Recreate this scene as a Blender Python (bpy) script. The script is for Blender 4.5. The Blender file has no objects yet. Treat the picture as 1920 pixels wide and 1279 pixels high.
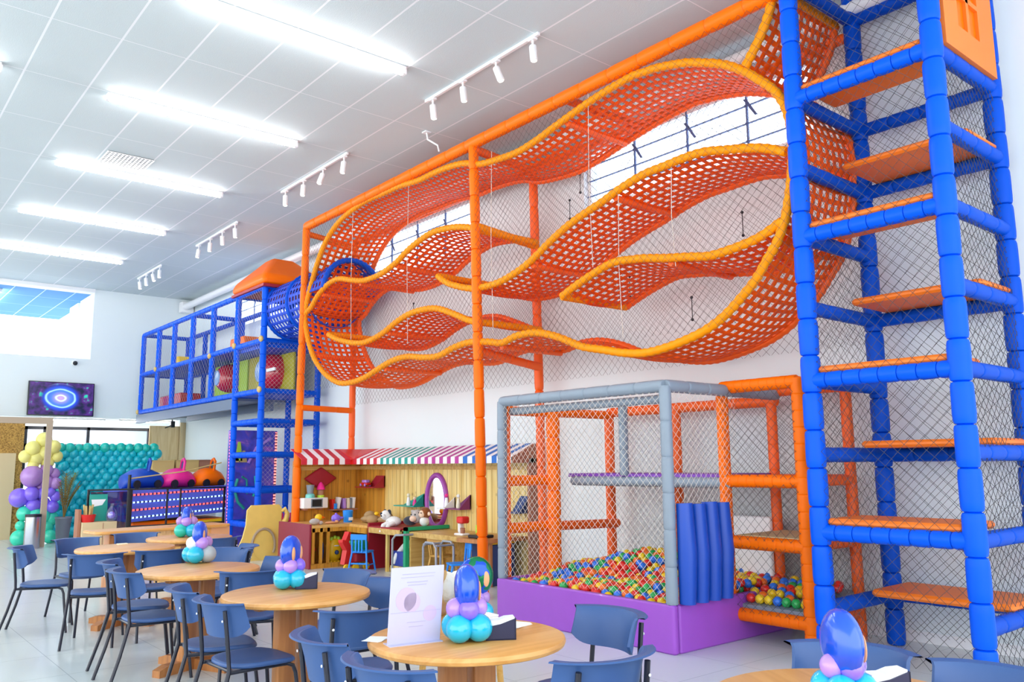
import bpy, math, random
import numpy as np
from mathutils import Vector, Matrix
random.seed(7); RNG = np.random.default_rng(7)
SC = bpy.context.scene
COL = SC.collection
PI = math.pi

# ------------------------------------------------------------------ camera
cam_d = bpy.data.cameras.new('camera'); cam = bpy.data.objects.new('camera', cam_d); COL.objects.link(cam)
cam_d.sensor_fit = 'HORIZONTAL'; cam_d.sensor_width = 36.0; cam_d.lens = 1549.0/1920*36
cam_d.clip_start = .05; cam_d.clip_end = 300
_ti, _ro, _ya = math.radians(8.448), math.radians(-.4745), math.radians(39.843)
_F = Vector((math.sin(_ya)*math.cos(_ti), math.cos(_ya)*math.cos(_ti), math.sin(_ti)))
_r = Vector((math.cos(_ya), -math.sin(_ya), 0)); _u = _r.cross(_F)
_R = _r*math.cos(_ro)+_u*math.sin(_ro); _U = -_r*math.sin(_ro)+_u*math.cos(_ro)
cam.matrix_world = Matrix(((_R.x,_U.x,-_F.x,0),(_R.y,_U.y,-_F.y,0),(_R.z,_U.z,-_F.z,1.55),(0,0,0,1)))
SC.camera = cam
# ------------------------------------------------------------------ light and exposure
SC.view_settings.view_transform = 'Standard'; SC.view_settings.look = 'None'
SC.view_settings.gamma = 1; SC.view_settings.use_curve_mapping = False
SC.view_settings.exposure = 1.15
W = bpy.data.worlds.new('sky'); SC.world = W; W.use_nodes = True
W.node_tree.nodes['Background'].inputs[0].default_value = (.93,.97,1,1)
W.node_tree.nodes['Background'].inputs[1].default_value = 1.6
LAMP = 17.0
SC.cycles.use_denoising = True
SC.cycles.max_bounces = 7; SC.cycles.diffuse_bounces = 4; SC.cycles.glossy_bounces = 3; SC.cycles.transmission_bounces = 4
SC.cycles.transparent_max_bounces = 12; SC.cycles.caustics_reflective = False; SC.cycles.caustics_refractive = False
SC.cycles.sample_clamp_indirect = 6

# ------------------------------------------------------------------ materials
def lin(c):
    if isinstance(c, str): c = [int(c[i:i+2],16)/255 for i in (0,2,4)]
    return tuple(((v+.055)/1.055)**2.4 if v > .04045 else v/12.92 for v in c)+(1,)
def nn(nt, t, **k):
    n = nt.nodes.new(t)
    for a, b in k.items(): setattr(n, a, b)
    return n
def mat(name, col, rough=.5, metal=0, spec=.5, emit=0, vary=0, vscale=6, bump=0, bscale=60, alpha=1, coat=0, trans=0, sheen=0):
    m = bpy.data.materials.new(name); m.use_nodes = True; nt = m.node_tree
    b = nt.nodes['Principled BSDF']; c = lin(col)
    b.inputs['Base Color'].default_value = c; b.inputs['Roughness'].default_value = rough
    b.inputs['Metallic'].default_value = metal; b.inputs['Specular IOR Level'].default_value = spec
    b.inputs['Coat Weight'].default_value = coat; b.inputs['Alpha'].default_value = alpha
    b.inputs['Transmission Weight'].default_value = trans
    b.inputs['Sheen Weight'].default_value = sheen
    if emit: b.inputs['Emission Color'].default_value = c; b.inputs['Emission Strength'].default_value = emit
    if vary or bump:
        tc = nn(nt,'ShaderNodeTexCoord')
    if vary:
        no = nn(nt,'ShaderNodeTexNoise'); no.inputs['Scale'].default_value = vscale; no.inputs['Detail'].default_value = 4
        nt.links.new(tc.outputs['Object'], no.inputs['Vector'])
        mx = nn(nt,'ShaderNodeMix', data_type='RGBA'); d = tuple(v*(1-vary) for v in c[:3])+(1,); e = tuple(min(1,v*(1+vary)) for v in c[:3])+(1,)
        mx.inputs[6].default_value = d; mx.inputs[7].default_value = e
        nt.links.new(no.outputs[0], mx.inputs[0]); nt.links.new(mx.outputs[2], b.inputs['Base Color'])
    if bump:
        nb = nn(nt,'ShaderNodeTexNoise'); nb.inputs['Scale'].default_value = bscale; nb.inputs['Detail'].default_value = 3
        nt.links.new(tc.outputs['Object'], nb.inputs['Vector'])
        bp = nn(nt,'ShaderNodeBump'); bp.inputs['Strength'].default_value = bump; bp.inputs['Distance'].default_value = .01
        nt.links.new(nb.outputs[0], bp.inputs['Height']); nt.links.new(bp.outputs[0], b.inputs['Normal'])
    return m
def stripes(nt, sep, ch, pitch, width, off=0):
    """1 inside a joint line of the given width, repeating along one axis"""
    a = nn(nt,'ShaderNodeMath', operation='ADD'); a.inputs[1].default_value = off; nt.links.new(sep.outputs[ch], a.inputs[0])
    p = nn(nt,'ShaderNodeMath', operation='PINGPONG'); p.inputs[1].default_value = pitch/2; nt.links.new(a.outputs[0], p.inputs[0])
    l = nn(nt,'ShaderNodeMath', operation='LESS_THAN'); l.inputs[1].default_value = width/2; nt.links.new(p.outputs[0], l.inputs[0])
    return l
def tiles(name, col, line, px, py, wx, wy, rough=.5, ox=0, oy=0, vary=.04, bump=.15):
    m = mat(name, col, rough, vary=vary, vscale=1.3, bump=bump, bscale=90); nt = m.node_tree; b = nt.nodes['Principled BSDF']
    tc = nn(nt,'ShaderNodeTexCoord'); sep = nn(nt,'ShaderNodeSeparateXYZ'); nt.links.new(tc.outputs['Object'], sep.inputs[0])
    mxx = nn(nt,'ShaderNodeMath', operation='MAXIMUM')
    nt.links.new(stripes(nt,sep,0,px,wx,ox).outputs[0], mxx.inputs[0]); nt.links.new(stripes(nt,sep,1,py,wy,oy).outputs[0], mxx.inputs[1])
    src = b.inputs['Base Color'].links[0].from_socket
    mx = nn(nt,'ShaderNodeMix', data_type='RGBA'); mx.inputs[7].default_value = lin(line)
    nt.links.new(src, mx.inputs[6]); nt.links.new(mxx.outputs[0], mx.inputs[0]); nt.links.new(mx.outputs[2], b.inputs['Base Color'])
    return m
def wood(name, light, dark, scale=1, axis=2, rough=.45, plank=0, knots=0):
    m = mat(name, light, rough); nt = m.node_tree; b = nt.nodes['Principled BSDF']
    tc = nn(nt,'ShaderNodeTexCoord'); mp = nn(nt,'ShaderNodeMapping'); s = [14*scale]*3; s[axis] = 1.1*scale; mp.inputs['Scale'].default_value = s
    nt.links.new(tc.outputs['Object'], mp.inputs[0])
    no = nn(nt,'ShaderNodeTexNoise'); no.inputs['Scale'].default_value = 1.6; no.inputs['Detail'].default_value = 6; no.inputs['Distortion'].default_value = .6
    nt.links.new(mp.outputs[0], no.inputs['Vector'])
    cr = nn(nt,'ShaderNodeValToRGB'); cr.color_ramp.elements[0].position = .33; cr.color_ramp.elements[0].color = lin(dark)
    cr.color_ramp.elements[1].position = .62; cr.color_ramp.elements[1].color = lin(light)
    nt.links.new(no.outputs[0], cr.inputs[0]); out = cr.outputs[0]
    if knots:
        vo = nn(nt,'ShaderNodeTexVoronoi'); vo.inputs['Scale'].default_value = 3.2; nt.links.new(tc.outputs['Object'], vo.inputs['Vector'])
        lt = nn(nt,'ShaderNodeMapRange'); lt.inputs[1].default_value = .03; lt.inputs[2].default_value = .12; lt.inputs[3].default_value = .75; lt.inputs[4].default_value = 0
        nt.links.new(vo.outputs['Distance'], lt.inputs[0])
        mx = nn(nt,'ShaderNodeMix', data_type='RGBA'); mx.inputs[7].default_value = lin('6b3d12')
        nt.links.new(lt.outputs[0], mx.inputs[0]); nt.links.new(out, mx.inputs[6]); out = mx.outputs[2]
    if plank:
        sep = nn(nt,'ShaderNodeSeparateXYZ'); nt.links.new(tc.outputs['Object'], sep.inputs[0])
        ad = nn(nt,'ShaderNodeMath', operation='ADD'); nt.links.new(sep.outputs[0], ad.inputs[0]); nt.links.new(sep.outputs[1], ad.inputs[1])
        p = nn(nt,'ShaderNodeMath', operation='PINGPONG'); p.inputs[1].default_value = plank/2; nt.links.new(ad.outputs[0], p.inputs[0])
        l = nn(nt,'ShaderNodeMath', operation='LESS_THAN'); l.inputs[1].default_value = .004; nt.links.new(p.outputs[0], l.inputs[0])
        mx = nn(nt,'ShaderNodeMix', data_type='RGBA'); mx.inputs[7].default_value = lin('8a6428')
        nt.links.new(l.outputs[0], mx.inputs[0]); nt.links.new(out, mx.inputs[6]); out = mx.outputs[2]
    nt.links.new(out, b.inputs['Base Color'])
    return m
def glass_mat(name, col, clear=.85, rough=.03):
    m = bpy.data.materials.new(name); m.use_nodes = True; nt = m.node_tree; nt.nodes.remove(nt.nodes['Principled BSDF'])
    t = nn(nt,'ShaderNodeBsdfTransparent'); t.inputs[0].default_value = lin(col)
    g = nn(nt,'ShaderNodeBsdfGlossy'); g.inputs['Roughness'].default_value = rough
    mx = nn(nt,'ShaderNodeMixShader'); mx.inputs[0].default_value = 1-clear
    nt.links.new(t.outputs[0], mx.inputs[1]); nt.links.new(g.outputs[0], mx.inputs[2]); nt.links.new(mx.outputs[0], nt.nodes['Material Output'].inputs[0])
    return m
M = dict(
    bars=mat('window_bars','4a6298',.5),     wall=mat('painted_wall','e6eef0',.8,vary=.025,vscale=.8), floor=tiles('floor_tile','d2dada','b0b8ba',.8,.8,.006,.006,.22,vary=.03,bump=.02),
    ceil=tiles('ceiling_tile','ccd6d9','eef0f4',.667,1.41,.022,.012,.85,ox=-.08,oy=-8.85+1.41*7,vary=.02,bump=.25), ceilb=tiles('hall_ceiling','5090c8','b4d2ee',.667,1.41,.025,.015,.8),
    white=mat('white_paint','f2f2f4',.45), whitem=mat('white_metal','f0f0f2',.35), lamp=mat('lamp_tube','ffffff',.5,emit=LAMP), lens=mat('spot_lens','fff6e8',.3,emit=1.5),
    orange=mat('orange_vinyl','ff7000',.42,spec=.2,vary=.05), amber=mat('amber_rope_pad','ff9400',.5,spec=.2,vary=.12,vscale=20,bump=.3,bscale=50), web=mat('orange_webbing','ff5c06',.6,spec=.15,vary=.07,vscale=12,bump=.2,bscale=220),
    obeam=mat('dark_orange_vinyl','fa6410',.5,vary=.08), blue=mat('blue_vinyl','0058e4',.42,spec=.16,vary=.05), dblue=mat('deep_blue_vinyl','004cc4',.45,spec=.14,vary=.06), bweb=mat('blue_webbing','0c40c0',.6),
    oplat=mat('orange_board','f27a1c',.5,vary=.08,vscale=3), gray=mat('gray_vinyl','85919f',.45,vary=.06), purple=mat('purple_vinyl','9a4cc0',.36,vary=.05,coat=.15), dpurple=mat('purple_board','7a3aa8',.5), mat_y=mat('tan_mat','d9c795',.7),
    net=mat('dark_net','48464a',.9,spec=.1), netw=mat('pale_net','d9cfc4',.85), steel=mat('steel','66748a',.45,metal=.2), dark=mat('black_metal','15171f',.42), chairb=mat('blue_plastic','34558c',.45,vary=.06,vscale=4), legm=mat('black_tube','14182a',.35),
    table=wood('table_wood','e6aa62','d49448',.8,0,.34), pine=wood('pine_board','f0d690','dcb45c',.55,2,.5,plank=.12,knots=1), pined=wood('amber_pine','d89a34','b8761e',.55,2,.5,plank=.12,knots=1), lwood=wood('light_wood','e4b468','cc9640',.8,0,.45), oak=wood('oak_board','d7b26a','c0934a',.7,0,.5), dwood=wood('table_leg_wood','c08048','a4683a',.8,2,.4),
    red=mat('red_paint','d8201c',.4), dred=mat('crimson_board','a01428',.5), maroon=mat('maroon_board','8f2038',.5), green=mat('green_edge','16a574',.45), teal=mat('teal_board','1b9c8c',.5), vio=mat('violet_paint','a44aa8',.4), plum=mat('plum_board','7d2a6c',.5), navy=mat('navy_board','26427c',.5), royal=mat('royal_board','0c46b0',.4),
    sky=mat('sky_blue_paint','1e90f4',.4), yellow=mat('yellow_plastic','f4c414',.4), yboard=mat('worn_yellow_board','f2d070',.55,vary=.12,vscale=5), lime=mat('lime_panel','a4cc28',.5), olive=mat('olive_panel','b0a81c',.5), bubble=mat('red_bubble','c8243c',.15,coat=.6), pbub=mat('pale_blue_window','8fb0dc',.15),
    foil=mat('blue_foil','0c50d8',.2,metal=.15,spec=.7,coat=.4), foilm=mat('multicolour_foil','1d60c8',.12,metal=.4), peach=mat('peach_patch','e8a878',.35), turq=mat('turquoise_latex','14b4dc',.16,coat=.5), lilac=mat('lilac_latex','b48ae4',.2,coat=.4), violet=mat('violet_latex','8a6cf0',.2,coat=.4), grayl=mat('gray_latex','a9b3ba',.3), mint=mat('mint_latex','3cd8b4',.22,coat=.3), yell=mat('yellow_latex','efe684',.3,coat=.2), mauve=mat('mauve_latex','b184c8',.22,coat=.3), tealb=mat('teal_latex','08b4c6',.34,coat=.3), tealg=mat('sea_green_latex','18bfb0',.28,coat=.3),
    napk=mat('paper','f6f6f8',.8), card=mat('pale_lilac_card','c4c2de',.6), ink=mat('faint_print','b2aed0',.7), inkp=mat('pink_print','c8b6d6',.7), holder=mat('navy_leatherette','1f2347',.5), mirror=mat('mirror_glass','e8e8ee',.03,metal=1), plushw=mat('white_plush','f0f0ee',.95,bump=.6,bscale=90,sheen=.3), plushk=mat('charcoal_plush','2c3240',.95,sheen=.3), plushg=mat('gray_plush','b8b0ac',.95,bump=.5,sheen=.3), plushb=mat('brown_plush','8a4a18',.95,bump=.5,sheen=.3), skin=mat('cream_plush','f2d2b8',.9), pink=mat('hot_pink','f02890',.4), cream=mat('cream','efe6cc',.6), beige=mat('beige_panel','d8bf94',.6), taupe=mat('taupe_post','b3a089',.6), teal2=mat('pale_teal','78d0c8',.4), limeg=mat('lime_plastic','b8e040',.4), sack=mat('sack_cloth','b0926a',.95), tan=mat('tan_card','cfb070',.8), brown=mat('brown_card','a9745c',.8), silver=mat('brushed_steel','b9bcc4',.25,metal=.9), potg=mat('slate_pot','6f7884',.6), leaf=mat('dry_palm','7c6428',.8), leafg=mat('olive_palm','6c7a34',.8), brass=wood('wood_chip','c89a4c','7a5420',1.5,1,.8), timber=wood('pale_timber','ecd0a0','d8b47c',.6,2,.5), gl=glass_mat('window_glass','f2f8ff',.96), glt=glass_mat('tinted_glass','8fa4c4',.8), plast=glass_mat('clear_film','eef4ff',.8,.08), skirt=mat('ride_skirt','5c6ee0',.35), ledr=mat('red_led','ff5a4a',.4,emit=2.2), ledb=mat('blue_led','9ab4ff',.4,emit=2.2), bag=mat('white_fleece','f2efe8',.95,bump=1,bscale=40), grayc=mat('gray_tube','a4a8b4',.35,metal=.4), starry=mat('starry_blue','1c3a9c',.4,vary=.4,vscale=30), hp=mat('magenta_cloth','e83c8c',.8))

# ------------------------------------------------------------------ mesh helpers
class MB:
    """collects vertices and faces, one material slot number per face"""
    def __init__(s): s.v = []; s.f = []; s.m = []; s.n = 0
    def add(s, v, f, mi=0, mtx=None):
        v = [Vector(p) for p in v]
        if mtx is not None: v = [mtx @ p for p in v]
        s.v += [tuple(p) for p in v]; s.f += [tuple(i+s.n for i in q) for q in f]; s.m += [mi]*len(f); s.n += len(v); return s
    def box(s, a, b, mi=0, mtx=None):
        (x0,y0,z0),(x1,y1,z1) = a, b
        return s.add([(x0,y0,z0),(x1,y0,z0),(x1,y1,z0),(x0,y1,z0),(x0,y0,z1),(x1,y0,z1),(x1,y1,z1),(x0,y1,z1)],
            [(0,3,2,1),(4,5,6,7),(0,1,5,4),(1,2,6,5),(2,3,7,6),(3,0,4,7)], mi, mtx)
    def rbox(s, a, b, r=.01, mi=0, mtx=None, n=3):
        """box with its four upright edges rounded, and a small chamfer at top and bottom"""
        (x0,y0,z0),(x1,y1,z1) = a, b; r = min(r,(x1-x0)/2.01,(y1-y0)/2.01); c = min(r*.5,(z1-z0)/3)
        def ring(z, k):
            out = []
            for cx, cy, a0 in ((x1-r,y1-r,0),(x0+r,y1-r,PI/2),(x0+r,y0+r,PI),(x1-r,y0+r,1.5*PI)):
                for i in range(n+1):
                    t = a0+PI/2*i/n; out.append((cx+(r-k)*math.cos(t), cy+(r-k)*math.sin(t), z))
            return out
        return s.loft([ring(z0,c),ring(z0+c,0),ring(z1-c,0),ring(z1,c)], mi, mtx)
    def loft(s, rings, mi=0, mtx=None, close=True, caps=True):
        n = len(rings[0]); v = [p for r in rings for p in r]; f = []
        for k in range(len(rings)-1):
            for i in range(n if close else n-1):
                j = (i+1)%n; f.append((k*n+i,k*n+j,(k+1)*n+j,(k+1)*n+i))
        if caps and close: f.append(tuple(range(n-1,-1,-1))); f.append(tuple((len(rings)-1)*n+i for i in range(n)))
        return s.add(v, f, mi, mtx)
    def tube(s, pts, rad, n=10, mi=0, mtx=None, caps=True):
        P = [Vector(p) for p in pts]; R = list(rad) if hasattr(rad,'__len__') else [rad]*len(P)
        T = [(P[min(i+1,len(P)-1)]-P[max(i-1,0)]).normalized() for i in range(len(P))]
        a = Vector((0,0,1)) if abs(T[0].z) < .9 else Vector((1,0,0)); N = (a-T[0]*a.dot(T[0])).normalized(); rings = []
        for i, p in enumerate(P):
            N = (N-T[i]*N.dot(T[i])).normalized(); B = T[i].cross(N)
            rings.append([tuple(p+(N*math.cos(2*PI*k/n)+B*math.sin(2*PI*k/n))*R[i]) for k in range(n)])
        return s.loft(rings, mi, mtx, True, caps)
    def sphere(s, c, r, nu=14, nv=9, mi=0, mtx=None):
        rx, ry, rz = r if hasattr(r,'__len__') else (r,r,r)
        v = [(c[0],c[1],c[2]-rz)]; f = []
        for j in range(1,nv):
            t = PI*j/nv-PI/2
            for i in range(nu): v.append((c[0]+rx*math.cos(t)*math.cos(2*PI*i/nu), c[1]+ry*math.cos(t)*math.sin(2*PI*i/nu), c[2]+rz*math.sin(t)))
        v.append((c[0],c[1],c[2]+rz)); L = len(v)-1
        for i in range(nu):
            k = (i+1)%nu; f.append((0,1+k,1+i)); f.append((L,1+(nv-2)*nu+i,1+(nv-2)*nu+k))
            for j in range(nv-2): f.append((1+j*nu+i,1+j*nu+k,1+(j+1)*nu+k,1+(j+1)*nu+i))
        return s.add(v, f, mi, mtx)
    def lathe(s, prof, n=20, mi=0, mtx=None, c=(0,0,0)):
        rings = [[(c[0]+r*math.cos(2*PI*i/n),c[1]+r*math.sin(2*PI*i/n),c[2]+z) for i in range(n)] for r, z in prof]
        return s.loft(rings, mi, mtx)
    def prism(s, poly, d, mi=0, mtx=None):
        """extrude a polygon given as 3D points by vector d"""
        P = [Vector(p) for p in poly]; D = Vector(d); n = len(P)
        return s.add([tuple(p) for p in P]+[tuple(p+D) for p in P], [tuple(range(n-1,-1,-1)),tuple(range(n,2*n))]+[(i,(i+1)%n,(i+1)%n+n,i+n) for i in range(n)], mi, mtx)
    def build(s, name, mats, parent=None, smooth=True, angle=40):
        me = bpy.data.meshes.new(name); me.from_pydata(s.v, [], s.f)
        for m in (mats if isinstance(mats,(list,tuple)) else [mats]): me.materials.append(M[m] if isinstance(m,str) else m)
        me.polygons.foreach_set('material_index', s.m)
        if smooth:
            me.polygons.foreach_set('use_smooth', [True]*len(s.f)); me.set_sharp_from_angle(angle=math.radians(angle))
        me.update(); o = bpy.data.objects.new(name, me); COL.objects.link(o)
        if parent is not None: o.parent = parent
        return o
def thing(name, label, cat, loc=(0,0,0), rz=0, group=None):
    o = bpy.data.objects.new(name, None); COL.objects.link(o); o.location = loc; o.rotation_euler = (0,0,rz); o.empty_display_size = .1
    return tag(o, label, cat, group)
def tag(o, label, cat, group=None):
    o['label'] = label; o['category'] = cat
    if group: o['group'] = group
    return o
def struct(o): o['kind'] = 'structure'; return o
def stuff(o): o['kind'] = 'stuff'; return o
def dup(root, loc=None, rz=None, label=None, group=None):
    r = root.copy(); COL.objects.link(r)
    if loc is not None: r.location = loc
    if rz is not None: r.rotation_euler = (0,0,rz)
    if label: r['label'] = label
    if group: r['group'] = group
    for ch in list(root.children):
        c = ch.copy(); COL.objects.link(c); c.parent = r
        for g in list(ch.children):
            d = g.copy(); COL.objects.link(d); d.parent = c
    return r
def padded(p0, p1, r, seg=.26, amp=.1, mb=None, n=12):
    """a foam sleeved pipe: sleeves that swell and are pinched at every joint"""
    mb = mb or MB(); a, b = Vector(p0), Vector(p1); L = (b-a).length; k = max(1,round(L/seg)); pts = []; rad = []
    for i in range(k):
        j = random.uniform(-.04,.04)
        for t, q in ((0,1-amp*2.4),(.025,1-amp*.6),(.09,1+amp*.05),(.25,1+amp*.25+j*.5),(.75,1+amp*.25-j*.5),(.91,1+amp*.05),(.975,1-amp*.6)):
            pts.append(a.lerp(b,(i+t)/k)); rad.append(r*q)
    pts.append(b); rad.append(r*(1-amp*1.6))
    return mb.tube(pts, rad, n)
def catmull(P, step):
    """a smooth curve through the points, resampled at an even step"""
    P = np.array(P, float); Q = np.vstack([2*P[0]-P[1], P, 2*P[-1]-P[-2]]); out = []
    for i in range(1,len(Q)-2):
        for t in np.linspace(0,1,12,endpoint=False):
            out.append(.5*((2*Q[i])+(-Q[i-1]+Q[i+1])*t+(2*Q[i-1]-5*Q[i]+4*Q[i+1]-Q[i+2])*t*t+(-Q[i-1]+3*Q[i]-3*Q[i+1]+Q[i+2])*t**3))
    out.append(Q[-2]); out = np.array(out); d = np.r_[0,np.cumsum(np.linalg.norm(np.diff(out,axis=0),axis=1))]
    k = max(2,int(round(d[-1]/step))); s = np.linspace(0,d[-1],k+1)
    return np.stack([np.interp(s,d,out[:,c]) for c in range(out.shape[1])],1)
def ropetube(pts, r, parent, name='edge_tube', m='amber'):
    """a foam rope edging with a rib at every wrap; pts are dense 3D points"""
    c = catmull(pts, .022); rad = [r*(1+.09*math.sin(2*PI*i*.022/.085)) for i in range(len(c))]
    return MB().tube(c, rad, 10).build(name, m, parent)
def lattice(surf, ul, vl, parent, name, m, th=.008):
    """straps crossing in a surface: ul and vl are sorted cut positions, a face is left out where both intervals are odd"""
    nu, nv = len(ul), len(vl); v = [surf(a,b) for a in ul for b in vl]; f = []
    for i in range(nu-1):
        for j in range(nv-1):
            if i%2 and j%2: continue
            f.append((i*nv+j,i*nv+j+1,(i+1)*nv+j+1,(i+1)*nv+j))
    mb = MB().add(v, f); o = mb.build(name, m, parent); sm = o.modifiers.new('thick','SOLIDIFY'); sm.thickness = th; sm.offset = 0
    return o
def cuts(length, pitch, strap):
    n = max(1,int(round((length-strap)/pitch))); p = (length-strap)/n; out = []
    for i in range(n): out += [i*p, i*p+strap]
    return out+[n*p, length]
def net(o, U, V, w, h, cell, r, parent, m='net', name='safety_net', wob=.012, step=None, clip=None):
    """a knotted diamond net filling a w x h rectangle; every strand is a thin real cord"""
    o, U, V = np.array(o,float), np.array(U,float), np.array(V,float); Nn = np.cross(U,V); ph = RNG.uniform(0,6.28,6); dg = cell*math.sqrt(2)
    vs = []; fs = []; base = 0; step = step or cell*2
    def disp(u, v):
        du = wob*(np.sin(2.3*u+1.7*v+ph[0])+.6*np.sin(6.1*v-3.7*u+ph[1])); dv = wob*(np.sin(1.9*u-2.6*v+ph[2])+.6*np.sin(5.3*u+4.1*v+ph[3]))
        e = np.minimum(1,np.minimum(np.minimum(u,w-u),np.minimum(v,h-v))/.12).clip(0,1)
        return du*e, dv*e, 1.4*wob*np.sin(3.1*u+ph[4])*np.sin(2.7*v+ph[5])*e
    lines = []
    for sgn in (1,-1):
        c0 = 0 if sgn < 0 else -h
        c1 = w+h if sgn < 0 else w
        c = c0+dg*.5
        while c < c1:
            # u = c + t (sgn 1) or u = c - t (sgn -1), v = t
            lo, hi = (max(0,-c), min(h,w-c)) if sgn > 0 else (max(0,c-w), min(h,c))
            if hi-lo > .03: lines.append((sgn,c,lo,hi))
            c += dg
    V4 = []; F4 = []
    for sgn, c, lo, hi in lines:
        k = max(1,int(round((hi-lo)*1.414/step))); t = np.linspace(lo,hi,k+1); u = c+sgn*t; v = t.copy()
        du, dv, dn = disp(u,v)
        if clip is not None:
            ok = clip(u,v)
        P = o+np.outer(u+du,U)+np.outer(v+dv,V)+np.outer(dn,Nn)
        a = (V+U*sgn*-1)/1.414; ring = [Nn*r, -Nn*.5*r+a*.87*r, -Nn*.5*r-a*.87*r]
        V4.append(np.stack([P+q for q in ring],1).reshape(-1,3)); n0 = base
        for i in range(k):
            if clip is not None and not (ok[i] and ok[i+1]): continue
            b = n0+3*i; F4 += [(b,b+1,b+4,b+3),(b+1,b+2,b+5,b+4),(b+2,b,b+3,b+5)]
        base += 3*(k+1)
    me = bpy.data.meshes.new(name); me.from_pydata(np.concatenate(V4).tolist(), [], F4); me.materials.append(M[m]); me.update()
    ob = bpy.data.objects.new(name, me); COL.objects.link(ob); ob.parent = parent
    return ob
# ================================================================== the room
ZC, XW, YF = 6.0, 7.45, 22.5
def slab(name, a, b, m): return struct(MB().box(a,b).build(name, m, None, False))
slab('floor', (-7,-4,-.1), (9.5,32,0), 'floor')
slab('ceiling', (-7,-4,ZC), (XW+.25,YF,ZC+.1), 'ceil')
# right wall with three high windows: pieces above, below and between them
WIN = [(4.14,7.42),(9.88,13.16),(15.95,19.23)]; WZ = (4.82,5.66)
w = MB(); w.box((XW,-4,0),(XW+.25,28,WZ[0])); w.box((XW,-4,WZ[1]),(XW+.25,28,ZC))
ys = [-4]+[v for q in WIN for v in q]+[28]
for i in range(0,len(ys),2): w.box((XW,ys[i],WZ[0]),(XW+.25,ys[i+1],WZ[1]))
struct(w.build('wall_right','wall',None,False))
struct(MB().box((XW-.015,-4,0),(XW,22.4,.09)).build('baseboard_right','white',None,False))
for k,(y0,y1) in enumerate(WIN):
    f = MB(); X = XW+.08
    for a in (y0,y1-.05): f.box((X,a,WZ[0]),(X+.06,a+.05,WZ[1]))
    for a in (WZ[0],WZ[1]-.05): f.box((X,y0,a),(X+.06,y1,a+.05))
    wn = struct(f.build('window_%d'%(k+1),'white',None,False)); b = MB()
    for i in (1,2,3):
        y = y0+(y1-y0)*i/4; b.box((X-.005,y-.009,WZ[0]),(X+.02,y+.009,WZ[1]))
        for z in (5.02,5.225,5.43): b.box((X-.015,y-.016,z-.012),(X-.005,y+.016,z+.012))
    for z in (5.02,5.225,5.43): b.box((X-.01,y0,z-.005),(X+.015,y1,z+.005))
    for i in (1,2,3):
        y = y0+(y1-y0)*i/4; b.prism([(X-.03,y-.02,5.5),(X-.03,y+.02,5.5),(X-.03,y-.12,5.28),(X-.03,y-.15,5.28)],(.012,0,0))
    b.build('glazing_bar','bars',wn,False)
    MB().box((X+.035,y0+.03,WZ[0]+.03),(X+.041,y1-.03,WZ[1]-.03)).build('pane','gl',wn,False)
# far wall: high opening on its left half, low opening under it
w = MB(); w.box((-7,YF,2.77),(XW,YF+.25,4.22)); w.box((5.03,YF,4.22),(XW,YF+.25,ZC)); w.box((7.3,YF,0),(XW,YF+.25,2.77))
struct(w.build('wall_far','wall',None,False))
struct(MB().box((-7,YF-.06,ZC-.09),(5.03,YF+.25,ZC)).build('trim_1','white',None,False))
slab('ceiling_beyond', (-7,YF+.25,5.93), (5.2,27.4,6.03), 'ceilb')
struct(MB().box((5.03,YF+.25,4.22),(5.25,24.0,5.93)).box((5.03,24.0,4.22),(5.25,24.25,5.62)).box((5.03,24.25,4.22),(5.25,25.2,5.93)).build('wall_beyond','wall',None,False))
slab('ceiling_low', (-7,YF+.25,2.77), (9.5,28,2.9), 'white')
for i,(x0,x1) in enumerate(((4.1,5.6),(5.95,7.2))):
    t = thing('strip_light','glowing strip light on the low ceiling behind the far wall, '+('over the teal balloons' if i==0 else 'beside the timber door'),'light',((x0+x1)/2,23.1,2.73),0,'strip lights behind the far wall')
    MB().rbox((-(x1-x0)/2,-.06,0),((x1-x0)/2,.06,.04)).build('housing','white',t); MB().rbox((-(x1-x0)/2+.03,-.045,-.02),((x1-x0)/2-.03,.045,0)).build('diffuser','lamp',t)
g = MB(); gy = 23.6
for z in (2.54,2.1,.05): g.box((3.9,gy,z-.04),(6.9,gy+.08,z+.04))
for x in (3.93,4.35,5.35,6.85): g.box((x-.035,gy,0),(x+.035,gy+.08,2.58))
wn = struct(g.build('window_4','dark',None,False)); MB().box((3.95,gy+.03,.08),(6.85,gy+.036,2.5)).build('pane','gl',wn,False)
d = struct(MB().box((6.55,YF+.02,0),(7.3,YF+.07,2.6)).build('door_1','timber',None,False))
MB().box((7.3,YF-.06,0),(7.38,YF+.02,2.7)).box((7.38,YF-.03,0),(7.45,YF+.02,2.7)).build('door_frame','beige',d,False)
MB().box((7.18,YF-.01,1.0),(7.24,YF+.02,1.25)).build('handle','dark',d)
w = MB().box((0,21.3,0),(3.52,21.42,2.55)); struct(w.build('wall_chip','brass',None,False))
p = MB().box((1.2,21.24,0),(3.38,21.3,1.87)); struct(p.build('door_2','beige',None,False))
pf = MB().box((3.5,18.8,0),(3.6,18.9,2.42)).box((-.2,18.8,2.42),(3.6,18.9,2.54)); pt = struct(pf.build('trim_2','taupe',None,False))
# long white duct under the ceiling along the right wall
o = MB().tube([(7.2,3.0,5.8),(7.2,22.3,5.76)],.085,14).build('ventilation_pipe','whitem'); tag(o,'long white round pipe under the ceiling along the window wall','pipe')
o = MB().rbox((7.1,22.2,5.62),(7.42,22.45,5.9),.02).build('pipe_bracket','white'); tag(o,'white bracket at the far end of the ceiling pipe','bracket')
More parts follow.
